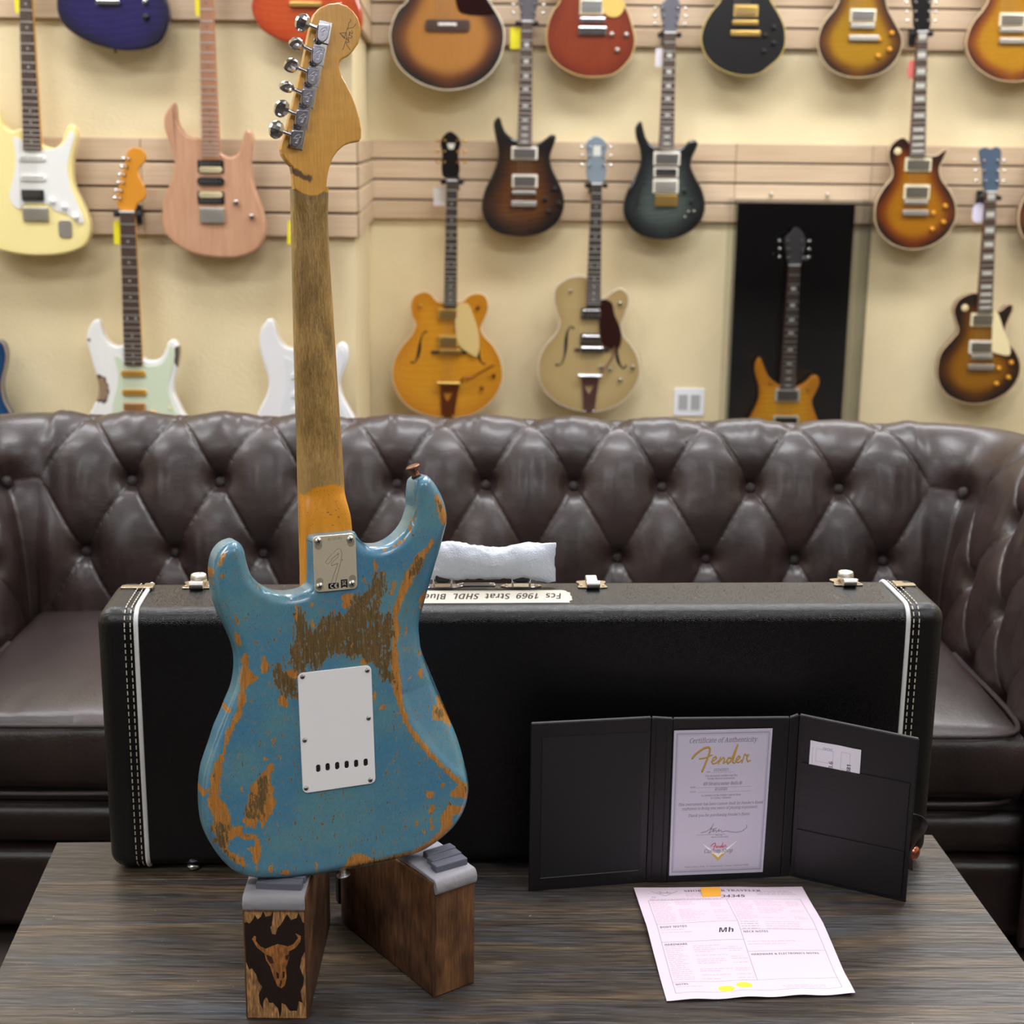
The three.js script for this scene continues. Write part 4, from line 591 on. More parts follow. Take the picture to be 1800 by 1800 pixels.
{
  const n = V(Math.sin(leafC.ang), 0, Math.cos(leafC.ang)), o = leafC.mid.clone().addScaledVector(n, 0.0012), c = [[1185, 1284], [1358, 1280], [1340.5, 1532.5], [1176, 1539]].map((q) => hitPlane(q[0], q[1], o, n));
  const tx = canvasTex(1100, 1400, (g) => {                          // drawn in the pixels of a close view of the sheet, 110..1270 x 140..1790
    const im = g.createImageData(1100, 1400); for (let i = 0, k = 0; k < 1100 * 1400; k++, i += 4) { const v = 8 * (vn((k % 1100) / 3, Math.floor(k / 1100) / 3, 401) - 0.5); im.data.set([200 + v, 195 + v, 212 + v, 255], i); } g.putImageData(im, 0, 0);
    g.strokeStyle = '#9c98ae'; g.lineWidth = 12; g.strokeRect(34, 34, 1032, 1332); g.lineWidth = 3; g.strokeRect(50, 50, 1000, 1300); g.strokeStyle = '#b9b5c8'; g.strokeRect(22, 22, 1056, 1356);
    g.textAlign = 'center'; const t = (s, x, y, f, c = '#4a4658') => { g.font = f; g.fillStyle = c; g.fillText(s, x, y); };
    t('Certificate of Authenticity', 550, 122, 'italic 62px serif', '#5a566a'); script(g, 215, 150, 1.95, '#8c6c22', 14); script(g, 217, 147, 1.95, '#c79d3c', 8);
    t('Date', 405, 408, '20px serif'); t('03/24/2021', 545, 395, 'italic 34px serif'); g.lineWidth = 2; g.strokeStyle = '#6a667a'; const ln = (x0, y, x1) => { g.beginPath(); g.moveTo(x0, y); g.lineTo(x1, y); g.stroke(); };
    ln(440, 408, 690); t('This document certifies that this', 550, 448, '24px serif'); t('Fender Musical Instrument', 550, 474, '24px serif'); t('69 Stratocaster Relic®', 570, 530, 'italic 42px serif', '#33303f'); t('Model', 235, 552, '20px serif'); ln(275, 552, 900); t('R110581', 555, 582, 'italic 36px serif', '#33303f'); t('Serial #', 240, 596, '20px serif'); ln(290, 596, 900);
    t('is a product of the Fender Custom Shop', 560, 636, '24px serif'); t('in Corona, California', 560, 662, '24px serif'); t("This instrument has been custom built by Fender's finest", 560, 722, 'italic 36px serif'); t('craftsmen to bring you years of playing enjoyment', 550, 764, 'italic 36px serif'); t("Thank you for purchasing Fender's finest.", 550, 832, 'italic 36px serif');
    g.strokeStyle = '#2c2a38'; g.lineWidth = 4; g.beginPath(); flat([350, 990, 420, 975, 470, 940, 490, 905, 440, 1000, 500, 960, 490, 985, 520, 965, 525, 990, 560, 960, 550, 985, 580, 970, 590, 990, 640, 978, 690, 990, 760, 998, 830, 985, 880, 950, 870, 925]).forEach((q, i) => (i ? g.lineTo(...q) : g.moveTo(...q))); g.stroke(); g.beginPath(); g.moveTo(460, 960); g.lineTo(530, 950); g.stroke(); g.lineWidth = 2; ln(300, 1010, 640); t('John Cruz', 560, 1024, '16px serif'); t('Master of Custom Shop', 570, 1042, '18px serif');
    const v = (a, c) => { g.fillStyle = c; g.beginPath(); flat(a).forEach((q, i) => (i ? g.lineTo(...q) : g.moveTo(...q))); g.closePath(); g.fill(); };
    v([370, 1095, 560, 1200, 570, 1262, 545, 1240], '#f2f0f4'); v([780, 1075, 640, 1190, 560, 1262, 550, 1215, 640, 1160], '#f2f0f4'); v([470, 1190, 560, 1215, 655, 1190, 560, 1270], '#d2b24e'); v([500, 1190, 560, 1205, 630, 1180, 562, 1240], '#f6f3ee');
    script(g, 470, 1092, 0.55, '#c4344c', 5); g.strokeStyle = '#3b3848'; g.lineWidth = 4; t('Custom Shop', 560, 1190, 'italic 54px serif', '#4a4658'); t('Fender Custom Shop · 311 Cessna Circle · Corona, California 92880', 550, 1330, '24px serif', '#7a768a');
  });
  const at = c[2].clone().lerp(c[3], 0.5), s = thing('certificate', 'pale certificate of authenticity with gold lettering, held in the middle leaf of the black folder', 'certificate'); part(s, 'paper', recentre(s, sheetOf(c, null, 8, 8), at), mat([255, 255, 255], 0.6, { map: tx }));
}
{
  const n = V(Math.sin(leafR.ang), 0, Math.cos(leafR.ang)), o = leafR.mid.clone().addScaledVector(n, 0.0006), c = [[1425, 1301], [1514, 1318], [1511, 1362], [1422, 1345]].map((q) => hitPlane(q[0], q[1], o, n));
  const tx = canvasTex(512, 256, (g) => { g.fillStyle = '#e6e2ee'; g.fillRect(0, 0, 512, 256); g.strokeStyle = '#a6a4c8'; g.lineWidth = 3; g.strokeRect(66, 70, 170, 130); g.strokeRect(318, 60, 90, 170); g.beginPath(); g.moveTo(30, 60); g.lineTo(30, 256); g.stroke(); g.fillStyle = '#7876a6'; g.font = '36px sans-serif'; g.save(); g.translate(230, 46); g.rotate(Math.PI); g.fillText('34345', 0, 0); g.restore(); g.fillStyle = '#221f33'; g.font = 'bold 54px sans-serif'; for (const [s, x, y] of [['3.6', 240, 250], ['381', 420, 256]]) { g.save(); g.translate(x, y); g.rotate(-Math.PI / 2); g.fillText(s, 0, 0); g.restore(); } });
  const at = c[2].clone().lerp(c[3], 0.5), s = thing('folded_paper', 'small folded white paper tucked in the upper pocket of the black folder', 'paper'); part(s, 'paper', recentre(s, sheetOf(c, (u, v) => 0.0006 * Math.sin(u * 9) * (1 - v), 10, 3), at), mat([255, 255, 255], 0.65, { map: tx }));
}
// ------------------------------------------------------------------ pink build sheet lying in front
{
  const c = [[1114, 1562], [1410, 1560], [1503, 1749], [1172, 1761]].map((q) => hitY(q[0], q[1], TABLE + 0.0012));
  const tx = canvasTex(1200, 1440, (g) => {
    g.fillStyle = '#dccad6'; g.fillRect(0, 0, 1200, 1440); const t = (s, x, y, f, c = '#5d4a5c') => { g.font = f; g.fillStyle = c; g.fillText(s, x, y); }, ln = (a) => { g.beginPath(); flat(a).forEach((q, i) => (i ? g.lineTo(...q) : g.moveTo(...q))); g.stroke(); };
    g.strokeStyle = '#8d7a8c'; g.lineWidth = 5; g.lineJoin = 'miter'; ln([112, 60, 200, 140, 300, 62]); g.lineWidth = 2; ln([80, 100, 320, 100]); script(g, 150, 66, 0.3, '#8d7a8c', 3);
    t('SHOP FLOOR TRAVELER', 345, 78, 'bold 44px serif', '#574456'); const r = rng(21), row = (x, y, w, k = 0.8) => { g.fillStyle = k > 0.7 ? 'rgba(110,70,100,.62)' : 'rgba(190,120,160,.6)'; let q = x; while (q < x + w) { const l = 10 + 40 * r(); g.fillRect(q, y, Math.min(l, x + w - q), 5); q += l + 7; } };
    for (let i = 0; i < 4; i++) { row(345, 106 + i * 17, 170, 0.5); row(850, 70 + i * 20, 220 + 60 * r()); } row(80, 190, 560, 0.9); row(80, 206, 500); g.strokeStyle = '#4c3c50'; g.lineWidth = 7; g.lineCap = 'round'; t('34345', 585, 178, 'italic bold 62px sans-serif', '#3a2f44'); t('36', 95, 172, 'italic 34px sans-serif', '#8a84b8');
    g.lineWidth = 3; g.strokeStyle = '#8a7688'; g.strokeRect(70, 214, 1066, 1150); ln([618, 214, 618, 1240]); ln([70, 590, 618, 590]); ln([618, 690, 1136, 690]); ln([70, 800, 618, 800]); ln([618, 930, 1136, 930]); ln([70, 1240, 1136, 1240]);
    for (let y = 240; y < 560; y += 21) { row(82, y, 90 + 60 * r(), 0.6); if (r() > 0.4) row(250, y, 90 + 120 * r(), 0.5); if (r() > 0.5) row(490, y, 60 + 50 * r(), 0.5); row(632, y, 100 + 60 * r(), 0.6); if (r() > 0.4) row(800, y, 120 + 100 * r(), 0.5); if (r() > 0.5) row(1020, y, 50 + 50 * r(), 0.5); }
    for (let y = 600; y < 680; y += 26) { row(632, y, 120, 0.8); row(800, y, 240, 0.5); }
    t('BODY NOTES', 84, 640, 'bold 30px sans-serif'); row(84, 660, 150, 0.5); row(84, 690, 210, 0.5); t('Mh', 462, 716, 'bold italic 70px sans-serif', '#2d2838'); t('HARDWARE', 84, 838, 'bold 28px sans-serif'); t('NECK NOTES', 632, 726, 'bold 28px sans-serif'); row(640, 820, 320, 0.5); row(640, 850, 260, 0.5); t('HARDWARE & ELECTRONICS NOTES', 634, 972, 'bold 27px sans-serif');
    for (let y = 850; y < 1220; y += 21) { row(84, y, 90 + 50 * r(), 0.6); if (r() > 0.35) row(270, y, 110 + 120 * r(), 0.5); if (r() > 0.4) row(500, y, 60 + 50 * r(), 0.5); }
    t('NOTES', 84, 1276, 'bold 26px sans-serif'); row(84, 1292, 170, 0.5); row(760, 1320, 280, 0.5); row(780, 1342, 260, 0.5);
    for (const [x, y] of [[400, 1330], [520, 1300]]) { g.fillStyle = 'rgba(240,232,40,.9)'; g.beginPath(); g.ellipse(x, y, 52, 34, 0.1, 0, 7); g.fill(); row(x - 30, y - 6, 60, 0.5); }
  });
  const lift = (u, v) => 0.0105 * Math.max(0, 1 - Math.abs(v - 0.42) / 0.42) ** 1.15 * (0.65 + 0.35 * Math.cos((u - 0.5) * 3)) + 0.0016 * Math.sin(u * 11) ** 2 * sstep(0.75, 1, v) + 0.0012 * (fbm(u * 5, v * 5, 431, 2) - 0.3) + 0.0006;
  const at = c[0].clone().lerp(c[2], 0.5), s = thing('build_sheet', 'pink printed shop traveler sheet lying creased on the table before the folder', 'paper'); part(s, 'paper', recentre(s, sheetOf(c, lift, 40, 44), at), mat([255, 255, 255], 0.7, { map: tx }));
  const q = [[1231, 1562], [1265, 1561], [1268, 1575], [1235, 1577]].map((k) => hitY(k[0], k[1], TABLE + 0.005)), fl = thing('sticky_flag', 'small orange sticky flag on the top edge of the pink sheet', 'sticky flag'); part(fl, 'paper', recentre(fl, sheetOf(q, (u, v) => 0.0012 * (1 - v), 4, 4), q[0].clone().lerp(q[2], 0.5)), mat([240, 168, 44], 0.6));
}

// ------------------------------------------------------------------ the buttoned brown leather sofa
const sofa = thing('chesterfield_sofa', 'dark brown buttoned leather sofa with rolled back and arms behind the table', 'sofa', [-0.055, 0, -2.7]);
const hideCol = dataTex(1024, 512, (x, y) => { const a = fbm(x / 64, y / 64, 501, 4, 16, 8) - 0.5, b = fbm(x / 16, y / 5, 503, 3, 64, 102) - 0.5, c = vn(x / 2, y / 2, 505, 512, 256) - 0.5; return [43 + 24 * a + 10 * b + 5 * c, 30 + 19 * a + 9 * b + 5 * c, 28 + 17 * a + 8 * b + 5 * c]; });
const hideBump = dataTex(512, 512, (x, y) => 255 * (0.7 * fbm(x / 6, y / 6, 507, 2, 85, 85) + 0.3 * fbm(x / 40, y / 40, 509, 3, 12, 12)), false);
const hide = phys([255, 255, 255], 0.4, { map: tile(hideCol, 1, 1), bumpMap: tile(hideBump, 6, 6), bumpScale: 0.0005, clearcoat: 0.26, clearcoatRoughness: 0.25 });
const SP = 0.1942, ROW = 0.149, XL = -0.975, XR = 0.865, ZB = -2.915, ZF = -2.30, R0 = 0.02;
// the section through back and arms: distance outward from the foot line, height
const prof = new THREE.CatmullRomCurve3([V(0.0, 0.3, 0), V(0.0, 0.4, 0), V(0.012, 0.535, 0), V(0.055, 0.68, 0), V(0.085, 0.75, 0), V(0.135, 0.79, 0), V(0.19, 0.782, 0), V(0.235, 0.73, 0), V(0.24, 0.66, 0), V(0.215, 0.6, 0)], false, 'centripetal');
const PL = prof.getLength(), tRow1 = (() => { let best = 0, d = 9; for (let i = 0; i <= 400; i++) { const p = prof.getPointAt(i / 400); if (p.x < 0.1 && Math.abs(p.y - 0.68) < d) { d = Math.abs(p.y - 0.68); best = i / 400 * PL; } } return best; })();
// the foot line runs down the left arm, along the back, and up the right arm
const bx0 = XL - R0 * 0, back = XR - XL - 2 * R0, arm = ZF - ZB - R0, CORNER = 0.06;
function footLine(s) {                                              // s in metres; returns [x, z, outward x, outward z, lattice coordinate]
  const q = Math.PI / 2;
  if (s < arm) return [XL, ZF - s, -1, 0, -(arm - s) / SP];
  s -= arm; if (s < CORNER) { const a = q * s / CORNER; return [XL + R0 - R0 * Math.cos(a), ZB + R0 - R0 * Math.sin(a), -Math.cos(a), -Math.sin(a), 0, a / q]; }
  s -= CORNER; if (s < back) return [XL + R0 + s, ZB, 0, -1, (s / back) * 10];
  s -= back; if (s < CORNER) { const a = q * s / CORNER; return [XR - R0 + R0 * Math.sin(a), ZB + R0 - R0 * Math.cos(a), Math.sin(a), -Math.cos(a), 10, a / q]; }
  s -= CORNER; return [XR, ZB + R0 + s, 1, 0, 10 + s / SP];
}
const FL = 2 * arm + back + 2 * CORNER;
function tuft(U, Vr) {                                              // how far the hide stands in or out at lattice coordinate U and button row Vr
  const a = U - Vr / 2, b = U + Vr / 2, da = Math.abs(a - Math.round(a)), db = Math.abs(b - Math.round(b));
  let pit = 0; for (let r = Math.floor(Vr); r <= Math.floor(Vr) + 1; r++) { if (r < -2 || r > 1) continue; const off = mod(r, 2) ? 0.5 : 0, u = Math.round(U - off) + off; if (u === 0 || u === 10) continue; const dx = (U - u) * SP, dy = (Vr - r) * ROW, d2 = dx * dx + dy * dy; pit += (0.021 * Math.exp(-d2 / (0.02 * 0.02)) + 0.012 * Math.exp(-d2 / (0.045 * 0.045))) * (r === 1 ? 0.22 : 1); }
  const puff = 0.0115 * Math.pow(Math.abs(Math.sin(Math.PI * a) * Math.sin(Math.PI * b)), 0.72), crease = 0.0042 * (Math.exp(-da / 0.011) + Math.exp(-db / 0.011));
  return puff - crease - pit;
}
function hidePoint(s, t) {                                          // position, before the buttons pull it in, and the outward normal of the section
  const f = footLine(s), p = prof.getPointAt(clamp(t / PL)), d = prof.getTangentAt(clamp(t / PL)), nx = -d.y, ny = d.x;  // normal towards the sitter / up
  return { p: V(f[0] + f[2] * p.x, p.y, f[1] + f[3] * p.x), n: V(f[2] * nx, ny, f[3] * nx).normalize(), U: f[4], Vr: (t - tRow1) / ROW, arc: f[5], rad: R0 + p.x };
}
{
  const NS = 780, NT = 170, pos = [], uv = [], idx = [], fadeT = tRow1 + ROW * 1.15;
  for (let i = 0; i <= NS; i++) for (let j = 0; j <= NT; j++) {
    const s = FL * i / NS, t = PL * j / NT, h = hidePoint(s, t), wob = 0.0035 * (fbm(s * 14, t * 14, 521, 3) - 0.5), top = sstep(fadeT + 0.1, fadeT - 0.05, t), rad = 0.006 * (fbm(h.U * 9, h.Vr * 1.1, 523, 2) - 0.5) * sstep(0.5, 0.05, Math.abs(h.Vr - Math.round(h.Vr)));
    const fold = h.arc === undefined ? 0 : (h.arc - 0.5) * Math.PI / 2 * h.rad, dv = h.Vr * ROW, pull = h.arc === undefined ? 0 : 0.02 * Math.exp(-(fold * fold + dv * dv) / 0.0009) + 0.009 * Math.exp(-Math.abs(fold) / 0.012) * sstep(0.9, -0.1, h.Vr);
    const near = h.arc === undefined ? lerp(0.3, 1, sstep(0, 0.16, Math.min(Math.abs(h.U), Math.abs(h.U - 10)))) : 0.3, k = (tuft(h.U, h.Vr) * near - pull) * top + wob + rad * top; h.p.addScaledVector(h.n, k); pos.push(h.p.x, h.p.y, h.p.z + 0); uv.push(s / 1.2, t / 0.6);
  }
  for (let i = 0; i < NS; i++) for (let j = 0; j < NT; j++) { const a = i * (NT + 1) + j, b = a + NT + 1; idx.push(a, b, a + 1, a + 1, b, b + 1); }
  const g = new THREE.BufferGeometry(); g.setAttribute('position', new THREE.Float32BufferAttribute(pos, 3)); g.setAttribute('uv', new THREE.Float32BufferAttribute(uv, 2)); g.setIndex(idx); g.computeVertexNormals();
  const nrm = g.attributes.normal; let up = 0; for (let i = 0; i < nrm.count; i += 97) up += nrm.getZ(i); if (up < 0) { idx.reverse(); g.setIndex(idx); g.computeVertexNormals(); }
  g.translate(-sofa.position.x, 0, -sofa.position.z); const m = part(sofa, 'tufted_back_and_arms', g, hide); m.material.side = THREE.DoubleSide;
  const btn = new THREE.SphereGeometry(1, 18, 10, 0, Math.PI * 2, 0, Math.PI * 0.55); btn.scale(0.0118, 0.0075, 0.0118);
  const up3 = V(0, 1, 0), press = (U, r) => { const s = U < 0 ? arm + U * SP : U > 10 ? arm + back + 2 * CORNER + (U - 10) * SP : U === 0 ? arm + CORNER / 2 : U === 10 ? arm + CORNER * 1.5 + back : arm + CORNER + U / 10 * back; const h = hidePoint(s, tRow1 + r * ROW); h.p.addScaledVector(h.n, (U === 0 || U === 10 ? -0.027 : tuft(h.U, r)) + 0.0125); const b = part(sofa, 'button', btn, hide, [h.p.x - sofa.position.x, h.p.y, h.p.z - sofa.position.z]); b.quaternion.setFromUnitVectors(up3, h.n); };
  for (let k = -2; k <= 12; k++) press(k, 0); for (let k = -2.5; k <= 12.5; k++) press(k, -1);
}
const seatHide = phys([255, 255, 255], 0.42, { map: tile(hideCol, 0.7, 0.7), bumpMap: tile(hideBump, 5, 5), bumpScale: 0.0006, clearcoat: 0.3, clearcoatRoughness: 0.35 });
{
  const w = XR - XL - 0.03, d = 0.60, h = 0.125, g = new RoundedBoxGeometry(w, h, d, 8, 0.03), q = new THREE.BoxGeometry(w, h, d, 120, 10, 44), p = q.attributes.position; void g;
  for (let i = 0; i < p.count; i++) {
    const x = p.getX(i), y = p.getY(i), z = p.getZ(i), ex = Math.abs(x) / (w / 2), ez = Math.abs(z) / (d / 2), ey = y / (h / 2); let nx = x, ny = y, nz = z;
    const crown = (1 - ex ** 6) * (1 - ez ** 4); ny += Math.sign(y) * 0.03 * crown * Math.max(0, ey);
    const rr = 0.02; for (const [e, half, k] of [[ex, w / 2, 0], [ez, d / 2, 2]]) { const o = Math.max(0, e * half - (half - rr)) / rr, oy = Math.max(0, Math.abs(y) - (h / 2 - rr)) / rr; if (o > 0 && oy > 0) { const l = Math.hypot(o, oy), f = 1 - (l > 1 ? (l - 1) / l : 0); if (k) nz -= Math.sign(z) * o * rr * (1 - f); else nx -= Math.sign(x) * o * rr * (1 - f); ny -= Math.sign(y) * oy * rr * (1 - f); } }
    if (z > d / 2 - 0.001) nz += 0.012 * (1 - ey * ey);
    const wr = 0.006 * (fbm(x * 26, z * 5 + 3, 531, 3) - 0.5) * sstep(0.1, 0.27, z) + 0.004 * (fbm(x * 6, z * 6, 533, 3) - 0.5); if (y > 0) ny += wr; if (z > d / 2 - 0.001) nz += 0.006 * (fbm(x * 5, y * 12, 535, 2) - 0.5);
    p.setXYZ(i, nx, ny, nz);
  }
  q.computeVertexNormals(); boxUV(q, 0.9); const cx = (XL + XR) / 2, cz = ZF - 0.02 - d / 2, cy = 0.355;
  const c = part(sofa, 'seat_cushion', q, seatHide, [cx - sofa.position.x, cy, cz - sofa.position.z]);
  for (const y of [0.058, -0.062]) part(c, 'piping', tube([[-w / 2 + 0.006, y, -0.1], [-w / 2 + 0.004, y, d / 2 - 0.03], [-w / 2 + 0.03, y, d / 2 + 0.001], [-w / 4, y, d / 2 + 0.003], [0, y, d / 2 + 0.004], [w / 4, y, d / 2 + 0.003], [w / 2 - 0.03, y, d / 2 + 0.001], [w / 2 - 0.004, y, d / 2 - 0.03], [w / 2 - 0.006, y, -0.1]], 0.0045, 160, 8), hide);
  const full = XR - XL + 0.5, roll = (hh, dd, r) => boxUV(rbox(full, hh, dd, r, 6), 0.8);
  part(sofa, 'seat_rail', roll(0.09, 0.62, 0.04), hide, [cx - sofa.position.x, 0.222, ZF - 0.35 - sofa.position.z]);
  part(sofa, 'base_rail', roll(0.15, 0.62, 0.025), hide, [cx - sofa.position.x, 0.103, ZF - 0.345 - sofa.position.z]);
  part(sofa, 'deck', rbox(XR - XL + 0.02, 0.03, 0.62, 0.004), mat([22, 18, 17], 0.8), [cx - sofa.position.x, 0.277, ZF - 0.36 - sofa.position.z]);
  part(sofa, 'outer_back', boxUV(rbox(full - 0.02, 0.62, 0.03, 0.012), 0.8), hide, [cx - sofa.position.x, 0.34, ZB - 0.225 - sofa.position.z]);
  for (const s of [-1, 1]) {
    const x = s < 0 ? XL - 0.215 : XR + 0.215; part(sofa, 'outer_arm', boxUV(rbox(0.03, 0.62, 0.82, 0.012), 0.8), hide, [x - sofa.position.x, 0.34, ZF - 0.42 - sofa.position.z]);
    const pts = []; for (let i = 0; i <= 40; i++) { const q2 = prof.getPointAt(i / 40); pts.push([s * q2.x, q2.y]); } pts.push([s * 0.2, 0.04], [0, 0.04]);
    part(sofa, 'arm_front', boxUV(slab(pts, 0.03, 0.008, 3), 0.8), hide, [(s < 0 ? XL : XR) - sofa.position.x, 0, ZF + 0.012 - sofa.position.z]);
  }
  for (const [x, z] of [[XL - 0.15, ZF - 0.08], [XR + 0.15, ZF - 0.08], [XL - 0.15, ZB - 0.1], [XR + 0.15, ZB - 0.1]]) part(sofa, 'foot', lathe([[0, 0], [0.018, 0], [0.026, 0.01], [0.03, 0.025], [0, 0.03]], 20), mat([38, 26, 20], 0.4), [x - sofa.position.x, 0, z - sofa.position.z]);
}

// ------------------------------------------------------------------ guitars hung on the slat boards
const ZGL = ZL + 0.115, ZGR = ZR + 0.125;                           // the plane of the bodies' faces, left wall and right wall
function finishTex(out, box, c0, c1, c2, o = {}) {                  // c0 at the rim, c1 between, c2 in the middle; o.rim = how wide the rim is, o.flame, o.grain
  const S = 320, W = S, H = Math.round(S * (box[3] - box[2]) / (box[1] - box[0])), c = document.createElement('canvas'); c.width = W; c.height = H; const g = c.getContext('2d'); g.fillStyle = '#fff'; g.beginPath();
  out.forEach((q, i) => { const x = (q[0] - box[0]) / (box[1] - box[0]) * W, y = (q[1] - box[2]) / (box[3] - box[2]) * H; i ? g.lineTo(x, y) : g.moveTo(x, y); }); g.fill();
  const d = g.getImageData(0, 0, W, H).data, a = new Float32Array(W * H); for (let i = 0; i < a.length; i++) a[i] = d[4 * i + 3] / 255;
  if (o.rim !== 0) blur(a, W, H, Math.round(S * (o.rim ?? 0.11)));
  return dataTex(W, H, (x, y) => {
    const k = a[y * W + x], gr = (fbm(x / 6, y / 80, o.seed ?? 601, 3) - 0.5) * (o.grain ?? 12), fl = (Math.sin((y + 10 * Math.sin(x / 60)) / 3.1 + 5 * fbm(x / 40, y / 20, 603, 2)) * (o.flame ?? 0));
    let c3 = mix3(c0, c1, sstep(o.a ?? 0.54, o.b ?? 0.84, k)); c3 = mix3(c3, c2, sstep((o.b ?? 0.84) - 0.06, o.c ?? 1, k)); const s = sstep(0.5, 0.8, k);
    if (o.marks) for (const [mx, my, rx, ry, mc] of o.marks) { const u = box[0] + x / W * (box[1] - box[0]), v = box[2] + y / H * (box[3] - box[2]), q = Math.hypot((u - mx) / rx, (v - my) / ry) + 0.5 * (fbm(x / 7, y / 7, 607, 3) - 0.5); if (q < 1) c3 = q > 0.82 ? [70, 60, 50] : mc; }
    return c3.map((v) => v + gr + fl * s);
  }, true, false);
}
const hangerBase = rbox(0.045, 0.06, 0.012, 0.003), hangerKnob = (() => { const g = lathe([[0, 0], [0.0085, 0.001], [0.0095, 0.006], [0.0095, 0.03], [0.0085, 0.036], [0, 0.038]], 16); g.rotateX(Math.PI / 2); return g; })();
function hanger(x, y, zWall, zFront, half, label) {                 // a black yoke that carries a headstock
  const t = thing('guitar_hanger', label, 'guitar hanger', [x, y, zWall], 'black wall hangers');
  const reach = zFront - zWall; part(t, 'base_plate', hangerBase, M.rubber, [0, -0.005, 0.006]);
  part(t, 'arm', tube([[0, 0, 0.01], [0, -0.004, reach * 0.4], [0, 0, reach * 0.62]], 0.006, 10, 8), M.rubber);
  part(t, 'yoke', tube([[-half, 0, reach * 0.62 + 0.02], [-half * 0.9, 0, reach * 0.62], [0, 0, reach * 0.62], [half * 0.9, 0, reach * 0.62], [half, 0, reach * 0.62 + 0.02]], 0.006, 20, 8), M.rubber);
  for (const s of [-1, 1]) part(t, 'prong', hangerKnob, M.rubber, [s * half, 0, reach * 0.62 + 0.004]);
  return t;
}
const fretMat = mat([206, 202, 196], 0.5, { metalness: 1 }), stringMat = mat([170, 164, 152], 0.35, { metalness: 0.9 });
const dotGeo = (() => { const g = new THREE.CylinderGeometry(0.003, 0.003, 0.0008, 12); g.rotateX(Math.PI / 2); return g; })();
const postGeo = (() => { const g = lathe([[0, 0.012], [0.0032, 0.0115], [0.0032, 0.006], [0.0055, 0.005], [0.006, 0], [0, 0]], 14); g.rotateX(Math.PI / 2); return g; })();
const pegGeo = (() => { const g = new THREE.SphereGeometry(1, 12, 8); g.scale(0.008, 0.0055, 0.004); return g; })();
const knobGeo = lathe([[0, 0.013], [0.006, 0.0125], [0.0078, 0.011], [0.0088, 0.002], [0.0095, 0], [0, 0]], 20).rotateX(Math.PI / 2);
